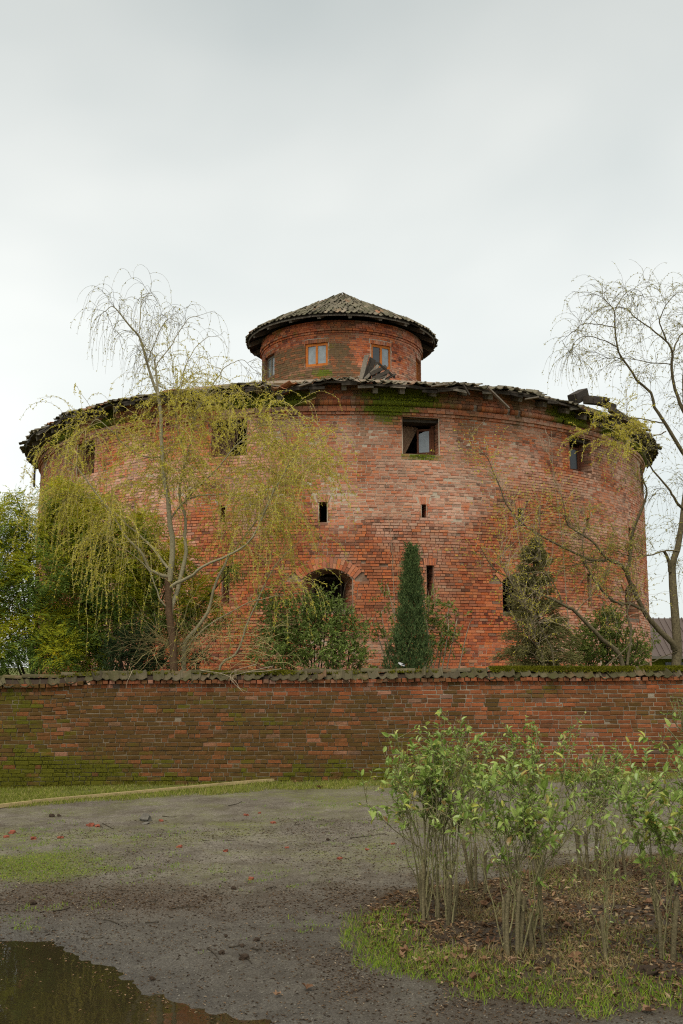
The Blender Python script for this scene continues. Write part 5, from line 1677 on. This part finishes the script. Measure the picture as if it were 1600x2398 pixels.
bush('evergreen_bush', 'bright green broadleaf bush at the tower foot under the right willow', (1420, 1560), 21.5,
     [(1420, 1470, 34, 0), (1390, 1510, 40, 0), (1450, 1520, 40, 0), (1370, 1545, 30, 0), (1490, 1540, 30, .3), (1430, 1440, 18, 0), (1520, 1500, 16, .4), (1350, 1520, 16, 0)],
     6000, (.05, .085), (.030, .046), m_shrub, LEAF_O, m_darkbark, 12)
bush('evergreen_bush', 'dark spiky evergreen bush behind the willow trunk', (330, 1560), 20.2,
     [(325, 1515, 40, 0), (285, 1540, 36, 0), (350, 1545, 36, .2), (450, 1548, 26, .2)],
     2600, (.09, .18), (.014, .024), m_darkconifer, LEAF_O, m_darkbark, 10)
bush('trailing_shrub', 'grey green sprig leaning into the right edge before the brick wall', (1690, 1760), 14.5,
     [(1588, 1668, 14, 0), (1600, 1690, 18, 0), (1620, 1670, 26, 0), (1640, 1720, 34, 0)], 620, (.03, .05), (.012, .018), m_laurel, LEAF_O, m_privetbark, 8)

# ---------------------------------------------------------------- cypress and loose conifer
def column_tree(name, label, px, top, bot, depth, halfw, n, mat, lean=0.0, stub=None):
    b = P(px, bot, depth); b[2] = float(ground_z(b[0], depth))
    tp_ = P(px + lean, top, depth)
    T = thing(name, b, label, 'tree')
    Hh = tp_[2] - b[2]
    st = resample([b, b + [0.02, 0, Hh * .5], tp_ - [0, 0, .1]], 12)
    part('trunk', *tubes(st[None], np.linspace(.05, .008, 12)[None], 6), m_darkbark, T, True)
    f = rng.random(n) ** .85
    prof = np.minimum(1, (1 - f) ** .8 * 1.5) * (.6 + .4 * sstep(0, .25, f))
    az = rng.uniform(0, 2 * math.pi, n)
    lump = .55 + .85 * fnoise(np.cos(az) * 1.9, np.sin(az) * 1.9, f * 11, s=66, o=3)
    rr = halfw * prof * lump * rng.random(n) ** .28
    ax = b + (tp_ - b) * f[:, None]
    p = ax + np.stack([np.cos(az) * rr, np.sin(az) * rr, 0 * rr], -1)
    d = np.stack([np.cos(az) * .30, np.sin(az) * .30, np.ones(n)], -1) + rng.normal(0, .22, (n, 3))
    nt_ = max(30, n // 17)
    rr = (halfw * prof * lump * (.45 + .6 * rng.random(n)))[:nt_]
    cT = ax[:nt_] + np.stack([np.cos(az[:nt_]) * rr, np.sin(az[:nt_]) * rr, 0 * rr], -1)
    dT = unit(d[:nt_] + rng.normal(0, .12, (nt_, 3)))
    LT = rng.uniform(.10, .26, nt_) * (.5 + .5 * halfw / .37)
    j = rng.integers(0, nt_, n); fr = rng.random(n) ** .8
    p = cT[j] + dT[j] * (LT[j] * fr)[:, None] + rng.normal(0, .022, (n, 3)) * (1.2 - fr)[:, None]
    d = dT[j] + rng.normal(0, .35, (n, 3))
    Sx = Soup()
    Sx.add(*leaves(p, d, rng.uniform(.04, .09, n), rng.uniform(.010, .020, n), LEAF_Q))
    Sx.build('crown', mat, T)
    return T
column_tree('cypress_tree', 'slim dark green columnar cypress standing before the tower wall', 955, 1296, 1560, 19.4, .375, 38000, m_cypress, 9)
column_tree('cypress_tree', 'tiny cypress seedling beside the columnar cypress', 913, 1505, 1560, 19.3, .14, 1800, m_cypress, -2)

cb = P(1268, 1560, 20.2); cb[2] = float(ground_z(cb[0], 20.2))
con = thing('conifer_tree', cb, 'loose olive green conifer with drooping sprays by the right arched opening', 'tree')
ctop = P(1246, 1268, 20.2)
part('trunk', *tubes(resample([cb, (cb + ctop) / 2 + [.03, 0, 0], ctop], 12)[None], np.linspace(.07, .01, 12)[None], 6), m_darkbark, con, True)
nb_ = 230
f = rng.random(nb_) ** 1.25
az = rng.uniform(0, 2 * math.pi, nb_)
Lb = (.10 + 1.30 * (1 - f) ** .9) * rng.uniform(.65, 1.15, nb_) * (.7 + .3 * sstep(0, .1, f))
bs = strands(cb + (ctop - cb) * f[:, None], np.stack([np.cos(az), np.sin(az), .25 + 0 * az], -1), Lb, 12, .55, .25)
Sx = Soup(); Sx.add(*tubes(bs, np.linspace(.010, .003, 12)[None] * np.ones((nb_, 1)), 4)); tag(Sx.build('branches', m_darkbark, con), kind='stuff')
n = 52000
i = rng.integers(0, nb_, n); k = (rng.random(n) ** .7 * 10.9).astype(int)
fr = rng.random((n, 1))
p = bs[i, k] * (1 - fr) + bs[i, k + 1] * fr + rng.normal(0, .045, (n, 3))
d = unit(bs[i, k + 1] - bs[i, k]) + rng.normal(0, .38, (n, 3)) + [0, 0, -.1]
Sx = Soup(); Sx.add(*leaves(p, d, rng.uniform(.05, .12, n), rng.uniform(.012, .022, n), LEAF_Q)); Sx.build('crown', m_conifer, con)

# thin bare saplings against the brick
def sapling(label, pts, depth, r0, nsub, nn):
    b = P(pts[0][0], pts[0][1], depth); b[2] = float(ground_z(b[0], depth))
    T = thing('bare_sapling', b, label, 'tree')
    lp = resample([b] + [P(x, y, depth) for (x, y) in pts], 20)[None]
    part('trunk', *tubes(lp, np.linspace(r0, .003, 20)[None], 5), m_bare, T, True)
    s1, _ = sub_branches(lp, nsub, .35, (.3, .8), 12, -.1, .5, .5)
    Sx = Soup(); Sx.add(*tubes(s1, np.linspace(.005, .002, 12)[None] * np.ones((nsub, 1)), 3))
    s2, _ = sub_branches(s1, nn, .2, (.12, .35), 7, 0, .3, .5)
    Sx.add(*tubes(s2, np.linspace(.0024, .001, 7)[None] * np.ones((nn, 1)), 3)); tag(Sx.build('twigs', m_bare, T), kind='stuff')
sapling('pale leafless sapling rising just left of the cypress', [(930, 1555), (925, 1450), (922, 1370), (918, 1290), (914, 1235)], 21.0, .012, 9, 26)
sapling('leafless reddish sapling against the tower wall between the loopholes', [(1262, 1555), (1245, 1440), (1225, 1320), (1205, 1215), (1172, 1130), (1155, 1085)], 21.2, .014, 12, 40)
sapling('leafless sapling below the right upper window', [(1345, 1555), (1330, 1440), (1322, 1330), (1312, 1220), (1296, 1110), (1292, 1010)], 21.8, .016, 12, 40)

# ================================================================== HOUSE BEYOND
hb_ = P(1570, 1560, 42.0)
house = thing('house', (hb_[0], 42.0, 0), 'low red brick house with brown ribbed roof far behind the right willow', 'house')
t = NT('ribbed_roof'); nn_ = t.noise(3, 3, .5); m_hroof = t.out(t.mix(nn_, (.085, .062, .052), (.12, .09, .075)), .6)
hx0, hx1 = P(1497, 1500, 42)[0], P(1720, 1500, 42)[0]
zr0, zr1 = P(1560, 1537, 42)[2], P(1560, 1448, 44)[2]
S = Soup(); S.add(*boxes([((hx0 + hx1) / 2 + .3, 44.2, zr0 / 2)], [((hx1 - hx0) / 2 - .3, 0, 0)], [(0, 2, 0)], [(0, 0, zr0 / 2)])); S.build('wall', m_tbrick, house)
S = Soup()
S.add(np.array([[hx0, 41.6, zr0], [hx1, 41.6, zr0], [hx1, 44, zr1], [hx0 + .7, 44, zr1], [hx0, 46.4, zr0], [hx1, 46.4, zr0]]), [np.array([[0, 1, 2, 3], [3, 2, 5, 4]]), np.array([[0, 3, 4]])])
for xx in np.arange(hx0 + .75, hx1, .25):
    S.add(*beam((xx, 41.6, zr0 + .02), (xx, 44, zr1 + .02), .05, .05))
S.build('roof', m_hroof, house)
S = Soup(); S.add(*beam((hx0, 41.55, zr0 - .05), (hx1, 41.55, zr0 - .05), .1, .12)); S.build('gutter', m_stone, house)
S = Soup(); S.add(*boxes([((hx0 + 1.6), 42.17, zr0 - .75)], [(.5, 0, 0)], [(0, .04, 0)], [(0, 0, .5)])); S.build('window', m_glassdark, house)

# ================================================================== FOREGROUND HEDGE
LEAFMESH = mesh('leaf', LEAF_F[0], LEAF_F[1], m_hedge)
def hedge(label, base_px, H, n_old, n_new, spread, lean, nleaf, Lr, leafz=(.52, 1.0), grp='privet bushes of the thin hedge', fan=.22):
    b = gpt(*base_px, z=0.05)
    b[2] = float(ground_z(b[0], b[1])); H *= .99
    T = thing('privet_bush', b, label, 'bush', grp)
    S = Soup()
    olds = []
    for k in range(n_old):      # old cut-back stems
        o0 = b + np.array([rng.normal(0, spread), rng.normal(0, spread * .6), -.03])
        h_ = rng.uniform(.28, .52)
        o1 = o0 + [rng.normal(0, .03), rng.normal(0, .03), h_]
        olds.append((o0, o1))
        pp = resample([o0, (o0 + o1) / 2 + rng.normal(0, .012, 3), o1], 10)
        rr = rng.uniform(.012, .019)
        part('old_stem', *tubes(pp[None], np.array([[rr * 1.25, rr * 1.05, rr, rr, rr * 1.1, rr, rr * .95, rr * 1.05, rr * 1.3, rr * .2]]), 7), m_privetold, T, True)
    lp, lr_ = [], []
    for k in range(n_new):
        o0, o1 = olds[rng.integers(len(olds))]
        s0 = o0 + (o1 - o0) * rng.uniform(.0, 1.0) + rng.normal(0, .012, 3)
        tpx = b * 0 + np.array([s0[0] * .45 + b[0] * .55, s0[1] * .45 + b[1] * .55, b[2]]) + np.array([lean[0] * H + rng.normal(0, fan * H), lean[1] * H + rng.normal(0, fan * H * .7), H * rng.uniform(.72, 1.04)])
        mid_ = s0 * .55 + tpx * .45 + np.array([(s0[0] - tpx[0]) * .12, 0, .06]) + rng.normal(0, .035, 3)
        lp.append(resample([s0, mid_, tpx], 14) + np.cumsum(rng.normal(0, .0075, (14, 3)), 0)); r_ = rng.uniform(.0036, .0072); lr_.append(np.linspace(r_, .0020, 14))
    for k in range(n_new // 2):          # side shoots forking off the stems
        a_ = lp[rng.integers(n_new)]; i0 = rng.integers(4, 9); q0 = a_[i0]
        q2 = q0 + np.array([rng.normal(0, .16), rng.normal(0, .12), rng.uniform(.25, .5) * H * .8])
        lp.append(resample([q0, (q0 + q2) / 2 + rng.normal(0, .04, 3), q2], 14)); lr_.append(np.linspace(.0042, .0018, 14))
    lp, lr_ = np.array(lp), np.array(lr_)
    for a_, r_ in zip(lp, lr_):
        part('stem', *tubes(a_[None], r_[None], 5), m_privetbark, T, True)
    nt_ = n_new * 7
    tw, _ = sub_branches(lp, nt_, .56, (.08, .32), 10, -.3, .30, .4)
    S.add(*tubes(tw, np.linspace(.0032, .0015, 10)[None] * np.ones((nt_, 1)), 4), m=0)
    nt2 = n_new * 4
    tw2, _ = sub_branches(lp, nt2, .12, (.06, .24), 10, -.3, .3, .4)
    S.add(*tubes(tw2, np.linspace(.0025, .0012, 10)[None] * np.ones((nt2, 1)), 3), m=0)
    tag(S.build('twigs', m_privetbark, T, True), kind='stuff')
    j = rng.integers(0, nt_, nleaf); k = rng.integers(1, 10, nleaf)
    pp = tw[j, k]; tn = unit(tw[j, k] - tw[j, k - 1])
    out_ = unit(np.cross(tn, rng.normal(size=tn.shape)))
    dd = unit(tn * .6 + out_ * .8 + [0, -.1, .05])
    Ll = rng.uniform(*Lr, nleaf) * (.6 + .4 * (k / 9.0)) * rng.choice([.5, .75, .95, 1.12], nleaf)
    Sx = Soup()
    Wl = Ll * rng.uniform(.42, .55, nleaf)
    big_ = np.argsort(-Ll)[:min(200, nleaf // 3)]
    rest = np.setdiff1d(np.arange(nleaf), big_)
    Sx.add(*leaves(pp[rest], dd[rest], Ll[rest], Wl[rest], LEAF_F, (0, -.25, 1), .6))
    Vb, _ = leaves(pp[big_], dd[big_], Ll[big_], Wl[big_], LEAF_F, (0, -.25, 1), .6)
    Vb = Vb.reshape(len(big_), -1, 3)
    for q_ in Vb:            # axes of each big leaf, read back from its corners
        o_ = q_[0]; X3 = q_[1] - o_; X3 = X3 / .33
        Y3 = (q_[6] - q_[4]) / .84
        Z3 = (q_[3] - o_ - X3) / -.2
        put('leaf', LEAFMESH, T, X3, Y3, Z3, o_)
    n2 = nt2 * 2
    j = rng.integers(0, nt2, n2); k = rng.integers(2, 10, n2)
    Ll = rng.uniform(.018, .042, n2)
    Sx.add(*leaves(tw2[j, k], unit(tw2[j, k] - tw2[j, k - 1]) + rng.normal(0, .7, (n2, 3)), Ll, Ll * .45, LEAF_F, (0, -.2, 1), .5))
    tag(Sx.build('leaves', m_hedge, T, False), kind='stuff')
hedge('thin privet bush at the left end of the hedge, two stems leaning left', (984, 2142), 1.18, 2, 6, .03, (-.12, .0), 330, (.045, .08), fan=.10)
hedge('tallest and densest privet bush of the hedge with many upright stems', (1040, 2165), 1.36, 9, 34, .12, (.02, .05), 2000, (.04, .088), fan=.15)
hedge('privet bush with a gnarled pollarded stump behind the tallest one', (1106, 2095), 1.30, 4, 9, .06, (.10, .05), 650, (.04, .078), fan=.17)
hedge('wide privet bush with fanning stems in the middle of the hedge', (1218, 2245), 1.20, 7, 26, .11, (.08, .08), 1500, (.04, .088), fan=.24)
hedge('privet bush behind the middle one, lightly leaved, by the yard', (1290, 2075), 1.36, 3, 9, .07, (.02, .05), 760, (.04, .078), fan=.19)
hedge('dark stemmed privet bush leaning right with small leaves', (1378, 2062), 1.16, 3, 12, .08, (.16, .05), 760, (.035, .07), fan=.24)
hedge('spindly privet bush in front of the hedge with few leaves', (1425, 2258), .85, 1, 5, .02, (.0, .0), 70, (.03, .05), fan=.10)
hedge('large-leaved privet bush at the right edge of the hedge', (1575, 2250), 1.20, 4, 13, .06, (.0, .05), 850, (.055, .105), fan=.16)
hedge('small-leaved privet bush between the two at the right of the hedge', (1470, 2075), 1.14, 3, 11, .09, (.05, .0), 820, (.035, .07), fan=.2)
hedge('privet bush cut off by the right edge of the picture', (1640, 2120), 1.22, 4, 12, .09, (-.05, .0), 800, (.055, .1), fan=.2)

# ================================================================== GRASS, LITTER AND SMALL THINGS ON THE GROUND
def pick(n, fn, x0, x1, y0, y1):
    x, y = rng.uniform(x0, x1, n), rng.uniform(y0, y1, n)
    k = rng.random(n) < fn(x, y)
    return x[k], y[k]
def blades(name, label, xy, Lr, W, mat, flat=.0):
    x, y = xy
    p = np.stack([x, y, ground_z(x, y) - .004], -1)
    d = rng.normal(0, .45 + flat, p.shape) * [1, 1, .3] + [0, 0, 1 - flat * .6]
    o = part(name, *leaves(p, d, rng.uniform(*Lr, len(p)), W, BLADE), mat)
    tag(o, label, 'grass', kind='stuff')
    return o
def f_edge(x, y):       # lush rim of the hedge bed
    d = sdist(BED, x, y)
    n = fnoise(x * 2.5, y * 2.5, s=111)
    return sstep(-.10, .08, d + .5 * (fnoise(x * 4, y * 4, s=119) - .5)) * sstep(.62, .25, d + .5 * (n - .5)) * sstep(8.9, 8.0, y - .12 * x) * (.35 + .9 * n)
blades('grass', 'fresh short green grass along the front edge of the hedge bed', pick(52000, f_edge, .0, 3.6, 5.6, 9.2), (.02, .075), .0045, m_grass)
blades('grass', 'dead straw blades among the fresh grass of the bed rim', pick(22000, f_edge, .0, 3.6, 5.6, 9.2), (.02, .07), .0040, m_drygrass, .45)
def f_bed(x, y):
    d = sdist(BED, x, y)
    n = fnoise(x * 1.8, y * 1.8, s=112)
    return sstep(.02, .2, d) * sstep(.46, .70, n) * .6
blades('grass', 'thin dry and green grass between the hedge stems', pick(75000, f_bed, .0, 4.2, 5.8, 10.8), (.03, .10), .0040, m_drygrass, .25)
def f_bed2(x, y):
    d = sdist(BED, x, y)
    return sstep(.1, .3, d) * sstep(.48, .66, fnoise(x * 1.5 + 9, y * 1.5, s=113)) * .22
blades('grass', 'green grass tufts in the middle of the hedge bed', pick(36000, f_bed2, .0, 4.2, 5.8, 10.8), (.03, .085), .0045, m_grass)
def strip_edge(x):
    return np.where(x < -1, 15.05 + (x + 5.0) * .33, 16.35 + (x + 1) * .02) - .25
def f_strip(x, y):
    n = fnoise(x * 2.2, y * 2.2, s=114)
    return sstep(-.08, .10, y - strip_edge(x) + .5 * (n - .5)) * (.25 + .9 * sstep(.3, .6, n)) * (y < wall_y(x) - .02) * (1 - .6 * sstep(.4, .6, fnoise(x * .9, y * 2, s=115)) * (y > 16.4))
blades('grass', 'mown green grass strip along the foot of the brick wall', pick(140000, f_strip, -6.8, 6.8, 14.0, 17.3), (.03, .075), .0075, m_stripgrass)
def f_patch(x, y):
    n = fnoise(x * 2.2, y * 2.2, s=42)
    return .9 * sstep(1.15, .35, np.hypot((x - cx0) / 1.05, (y - cy0) / .72) + 1.3 * (n - .5))
cx0, cy0, _ = gpt(60, 2025)
blades('grass', 'low yellow green grass patch on the yard by the left edge', pick(30000, f_patch, -5.6, -2.0, 9.0, 12.0), (.008, .026), .0060, m_grass)
blades('grass', 'dry yellow blades mixed into the left grass patch', pick(24000, f_patch, -5.6, -2.0, 9.0, 12.0), (.008, .03), .0055, m_stripgrass, .2)
def f_sparse(x, y):
    n = fnoise(x * 1.1, y * 1.1, s=116); n2 = fnoise(x * 7, y * 7, s=117, o=2)
    return sstep(.42, .58, n) * sstep(.56, .68, n2) * (sdist(PUD, x, y) < -.3) * (sdist(BED, x, y) < 0)
blades('grass', 'sparse green grass tufts scattered over the bare yard', pick(110000, f_sparse, -5.6, 5.5, 7.5, 15.2), (.012, .04), .0050, m_grass)

def f_litter(x, y):
    n = fnoise(x * 2.2, y * 2.2, s=42)
    a = .9 * sstep(1.35, .2, np.hypot((x - lx) / 1.9, (y - ly) / .8) + 1.1 * (n - .5))
    b = sdist(BED, x, y)
    a = np.maximum(a, .9 * sstep(.8, .1, np.abs(b + .22)) * sstep(.32, .55, n))
    a = np.maximum(a, .06 + .28 * sstep(.45, .65, fnoise(x * .9, y * 1.6, s=131)))
    return a * (sdist(PUD, x, y) < -.02)
x, y = pick(110000, f_litter, -4.5, 4.5, 5.6, 13.5)
p_ = np.stack([x, y, ground_z(x, y) + .003], -1)
d_ = rng.normal(0, 1, p_.shape) * [1, 1, .12]
o = part('leaf_litter', *leaves(p_, d_, rng.uniform(.008, .038, len(p_)), rng.uniform(.004, .015, len(p_)), LEAF_O, (0, 0, 1), .8), m_litter)
tag(o, 'crumbled brown leaf litter strewn over the yard', 'leaf litter', kind='stuff')
x, y = pick(20000, lambda x, y: sstep(.0, .25, sdist(BED, x, y)) * .8, .2, 4.2, 5.8, 10.6)
p_ = np.stack([x, y, ground_z(x, y) + .006], -1)
d_ = rng.normal(0, 1, p_.shape) * [1, 1, .25]
o = part('leaf_litter', *leaves(p_, d_, rng.uniform(.018, .08, len(p_)), rng.uniform(.006, .030, len(p_)), LEAF_O, (0, 0, 1), .6), m_bedlitter)
tag(o, 'brown leaf litter and straw between the hedge stems', 'leaf litter', kind='stuff')
x, y = pick(6000, lambda x, y: sstep(.25, -.1, np.abs(sdist(PUD, x, y) - .08)) * .7 + .05 * (sdist(PUD, x, y) > 0), -3.5, .6, 5.4, 8.2)
p_ = np.stack([x, y, np.maximum(ground_z(x, y), ZW) + .002], -1)
o = part('floating_debris', *leaves(p_, rng.normal(0, 1, p_.shape) * [1, 1, .02], rng.uniform(.006, .032, len(p_)), rng.uniform(.005, .015, len(p_)), LEAF_O, (0, 0, 1), .95), m_bedlitter)
tag(o, 'specks of debris floating along the puddle shore', 'debris', kind='stuff')
# fine grit over the yard
x, y = pick(16000, lambda x, y: (sdist(BED, x, y) < 0) * (sdist(PUD, x, y) < -.02) * .8, -4.8, 4.5, 5.6, 13)
p_ = np.stack([x, y, ground_z(x, y) + .001], -1)
sz = rng.uniform(.0018, .006, (len(p_), 1))
V, Fq = boxes(p_, np.array([1., 0, 0]) * sz, np.array([0, .9, .1]) * sz, np.array([.1, 0, .6]) * sz, .0012)
o = part('gravel', V, Fq, m_stone); tag(o, 'fine grey grit lying on the yard', 'gravel', kind='stuff')

def lump_mesh(name, mat, r, seed, sq=.6, ang=.0):
    import bmesh
    bm = bmesh.new(); bmesh.ops.create_icosphere(bm, subdivisions=3 if r > .1 else 2, radius=1)
    rs_ = np.random.default_rng(seed)
    for v in bm.verts:
        q_ = np.array(v.co); s_ = r * (.45 + 1.1 * float(fnoise(q_[0] * 2.2 + seed, q_[1] * 2.2, q_[2] * 2.2, s=121, o=4))) * (1 + .25 * rs_.normal() * (r > .1))
        if ang: q_ = np.clip(q_, -ang, ang) * 1.3
        v.co = Vector((q_[0] * s_, q_[1] * s_ * .8, q_[2] * s_ * sq))
    me = bpy.data.meshes.new(name); bm.to_mesh(me); bm.free(); me.materials.append(mat)
    return me
def drop(name, me, px, py, label, cat, grp, sink=.0, scale=1.0):
    g_ = gpt(px, py); g_ = gpt(px, py, float(ground_z(g_[0], g_[1])))
    o = bpy.data.objects.new(name, me); COL.objects.link(o)
    o.location = (g_[0], g_[1], float(ground_z(g_[0], g_[1])) + sink)
    o.rotation_euler = (random.gauss(0, .15), random.gauss(0, .15), random.uniform(0, 6.28))
    o.scale = (scale,) * 3
    return tag(o, label, cat, grp)
RUB = [lump_mesh('brick_fragment', m_rubble, .045, 10 + i, .55, .62) for i in range(4)]
for i, (px, py, s_) in enumerate([(28, 1952, 1.1), (78, 1965, 1.0), (142, 1963, .9), (14, 1961, .8), (212, 1934, 1.3), (228, 1936, .9), (378, 1923, .7), (420, 1984, .8), (528, 1994, .8), (588, 2060, .8), (577, 1908, .8), (640, 1925, .8), (672, 1985, .5), (796, 2012, .7), (608, 1903, .6), (920, 1975, .6), (860, 1990, .5), (1245, 2010, 1.0)]):
    lab = 'small red brick fragment lying on the grey yard'
    if i == 4: lab = 'largest red brick fragment on the yard, beside a dark twig'
    if i == 17: lab = 'red brick fragment behind the hedge stems'
    drop('brick_fragment', RUB[i % 4], px, py, lab, 'brick', 'red brick fragments on the yard', .005, s_)
CLD = [lump_mesh('soil_clod', m_soil, .04, 30 + i, .7) for i in range(4)]
for i, (px, py, s_) in enumerate([(121, 1913, 1.2), (138, 1912, .7), (75, 2118, 1.0), (520, 2234, .7), (572, 2246, 1.0), (601, 2204, .6), (568, 2218, .5), (529, 2195, .4), (548, 2083, .7), (357, 2296, .5), (768, 1967, .6), (480, 2102, .5)]):
    lab = 'black soil clod lying on the wet yard'
    if i == 4: lab = 'biggest black soil clod near the puddle'
    if i == 0: lab = 'black soil clod nearest the pale timber batten'
    drop('soil_clod', CLD[i % 4], px, py, lab, 'clod', 'black clods on the yard', .01, s_)
big = [lump_mesh('soil_heap', m_soil, .13, 50 + i, .45) for i in range(3)]
for i, (px, py, s_, lab) in enumerate([(1035, 2195, 1.0, 'dug black soil heap at the foot of the tallest privet bush'), (1165, 2235, .9, 'dug black soil heap left of the middle privet bush'), (1275, 2262, 1.2, 'dug black soil heap right of the middle privet bush'), (1385, 2285, 1.0, 'dug black soil heap at the spindly privet bush'), (1490, 2275, 1.2, 'dug black soil heap between the spindly and the large-leaved bush'), (1000, 2150, .6, 'dug black soil heap at the thin privet bush'), (1580, 2290, 1.0, 'dug black soil heap below the large-leaved bush')]):
    drop('soil_heap', big[i % 3], px, py, lab, 'soil', 'heaps of dug soil under the hedge', -.03, s_ * .75)
drop('cobble', lump_mesh('cobble', m_stone, .085, 71, .75), 342, 1921, 'round dark cobble on the yard below the wall', 'stone', None, .03)
drop('flat_stone', lump_mesh('flat_stone', m_stone, .06, 72, .3), 341, 1928, 'pale flat stone just before the dark cobble', 'stone', None, .004)
wr_ = drop('wrapper', lump_mesh('wrapper', m_wrapper, .07, 75, .6, .6), 940, 1700, 'crumpled white wrapper lying on the wall coping before the cypress', 'litter', None)
wr_.location = Vector(P(941, 1556, 17.42)); wr_.scale = (.95, .6, .6); wr_.rotation_euler = (0, .3, 0)

# twigs on the yard, each a thing of its own
for i, (x0, y0, x1, y1) in enumerate([(240, 1936, 266, 1949), (222, 1942, 240, 1946), (380, 1922, 414, 1924), (474, 1978, 550, 1977), (232, 2076, 294, 2089), (125, 2137, 164, 2127), (396, 2131, 502, 2125), (345, 2112, 370, 2108), (278, 2168, 240, 2156), (485, 2225, 512, 2252), (535, 1902, 566, 1893), (536, 2224, 570, 2216), (623, 2086, 646, 2081), (340, 2165, 372, 2163), (402, 2086, 420, 2089), (820, 1975, 905, 1966), (690, 1946, 704, 1945), (190, 2200, 245, 2196), (590, 2226, 615, 2228), (504, 2098, 525, 2093), (560, 2240, 590, 2262), (310, 2040, 332, 2036), (0, 2120, 40, 2118), (25, 2175, 50, 2170)]):
    g0, g1 = gpt(x0, y0), gpt(x1, y1)
    for g_ in (g0, g1): g_[2] = float(ground_z(g_[0], g_[1])) + .008
    mid_ = (g0 + g1) / 2 + rng.normal(0, .02, 3) * [1, 1, .2]
    pp = resample([g0, mid_, g1], 10)
    r_ = rng.uniform(.004, .007)
    o = part('fallen_twig', *tubes((pp)[None], np.linspace(r_, r_ * .5, 10)[None], 5), m_darkbark, None, at=tuple(g0))
    lab = 'dark dry twig lying on the bare yard'
    if i == 6: lab = 'longest dark twig lying across the leaf litter'
    if i == 9: lab = 'bent dark twig lying between two clods near the puddle'
    if i == 15: lab = 'thin dark twig lying just left of the hedge'
    tag(o, lab, 'twig', 'twigs on the yard')

# curled plane leaves in the hedge bed
def plane_leaf(seed):
    r = np.random.default_rng(seed)
    n = 14
    V = [[0, 0, .004]]
    for k in range(n):
        a_ = 2 * math.pi * k / n
        rr = (.050 if k % 2 else .032) * r.uniform(.6, 1.25)
        V.append([math.cos(a_) * rr, math.sin(a_) * rr, r.uniform(-.004, .03) + .55 * rr * abs(math.sin(a_ + seed))])
    F = np.array([[0, k + 1, (k + 1) % n + 1] for k in range(n)])
    return mesh('fallen_leaf', V, [F], m_fallen)
PL = [plane_leaf(i) for i in range(5)]
for i, (px, py) in enumerate([(938, 2238), (950, 2228), (1095, 2240), (1085, 2250), (1135, 2255), (1150, 2205), (1315, 2165), (1330, 2175), (1350, 2262), (1345, 2248), (1115, 2285), (985, 2250), (1150, 2115), (1135, 2122), (1520, 2118), (1540, 2120), (1390, 2172), (1200, 2262), (960, 2170), (945, 2155), (1000, 2085), (870, 2170), (1520, 2375), (1450, 2190), (1250, 2120), (1560, 2150), (1420, 2060), (1260, 2040), (900, 2200), (880, 2140), (1040, 2255), (1230, 2055), (1330, 2050), (690, 1835), (750, 1846), (880, 1828), (650, 2336), (718, 2320)]):
    lab = 'curled brown plane leaf lying in the hedge bed'
    if py < 1900: lab = 'fallen brown leaf on the grass strip below the wall'
    elif px < 800: lab = 'fallen pale leaf by the puddle shore'
    drop('fallen_leaf', PL[i % 5], px, py, lab, 'leaf', 'fallen leaves', .012, random.uniform(.55, 1.05))

# two sawn battens end to end on the grass strip
def batten(label, pts, w, h):
    pp = []
    for (px, py) in pts:
        g_ = gpt(px, py, .06)
        g_[2] = float(ground_z(g_[0], g_[1])) + .035
        pp.append(g_)
    pp = resample(pp, 12)
    S = Soup()
    V = []
    for i in range(12):
        tn = pp[min(i + 1, 11)] - pp[max(i - 1, 0)]; sd = np.cross(tn, [0, 0, 1.0]); sd /= np.linalg.norm(sd)
        for (a_, b_) in ((-1, -1), (1, -1), (1, 1), (-1, 1)):
            V.append(pp[i] + sd * a_ * w / 2 + np.array([0, 0, b_ * h / 2]))
    Fq = [[0, 3, 2, 1], [44, 45, 46, 47]]
    for i in range(11):
        for k in range(4):
            Fq.append([i * 4 + k, i * 4 + (k + 1) % 4, i * 4 + 4 + (k + 1) % 4, i * 4 + 4 + k])
    o = part('timber_batten', V, [np.array(Fq)], m_newwood, None, at=tuple(pp[0]))
    tag(o, label, 'batten', 'pale battens on the grass strip')
batten('short pale yellow batten end running out of the left edge', [(-160, 1899), (-40, 1889), (73, 1879)], .05, .05)
batten('long pale yellow timber batten lying on the grass below the wall', [(76, 1877), (250, 1866), (420, 1855), (600, 1843), (775, 1833)], .05, .045)

# ------------------------------------------------------------------ alike small things: told apart by their order across the yard
ORD = ['leftmost'] + [a + ' from the left' for a in 'second third fourth fifth sixth seventh eighth ninth tenth eleventh twelfth thirteenth fourteenth fifteenth sixteenth seventeenth eighteenth nineteenth twentieth twenty-first twenty-second twenty-third twenty-fourth'.split()]
def order(group, generic, fmt, sel=lambda o: True):
    os_ = [o for o in bpy.data.objects if o.get('group') == group and o.parent is None and sel(o)]
    os_.sort(key=lambda o: o.location.x / max(o.location.y, .1))
    for k, o in enumerate(os_):
        if o['label'] == generic and k < len(ORD):
            o['label'] = fmt % ORD[k]
order('red brick fragments on the yard', 'small red brick fragment lying on the grey yard', 'small red brick fragment on the grey yard, %s of its kind')
order('black clods on the yard', 'black soil clod lying on the wet yard', 'black soil clod on the wet yard, %s of its kind')
order('twigs on the yard', 'dark dry twig lying on the bare yard', 'dark dry twig on the bare yard, %s of its kind')
for lab, fmt in (('fallen brown leaf on the grass strip below the wall', 'fallen brown leaf on the grass strip below the wall, %s'), ('fallen pale leaf by the puddle shore', 'fallen pale leaf by the puddle shore, %s')):
    order('fallen leaves', lab, fmt, lambda o, lab=lab: o['label'] == lab)
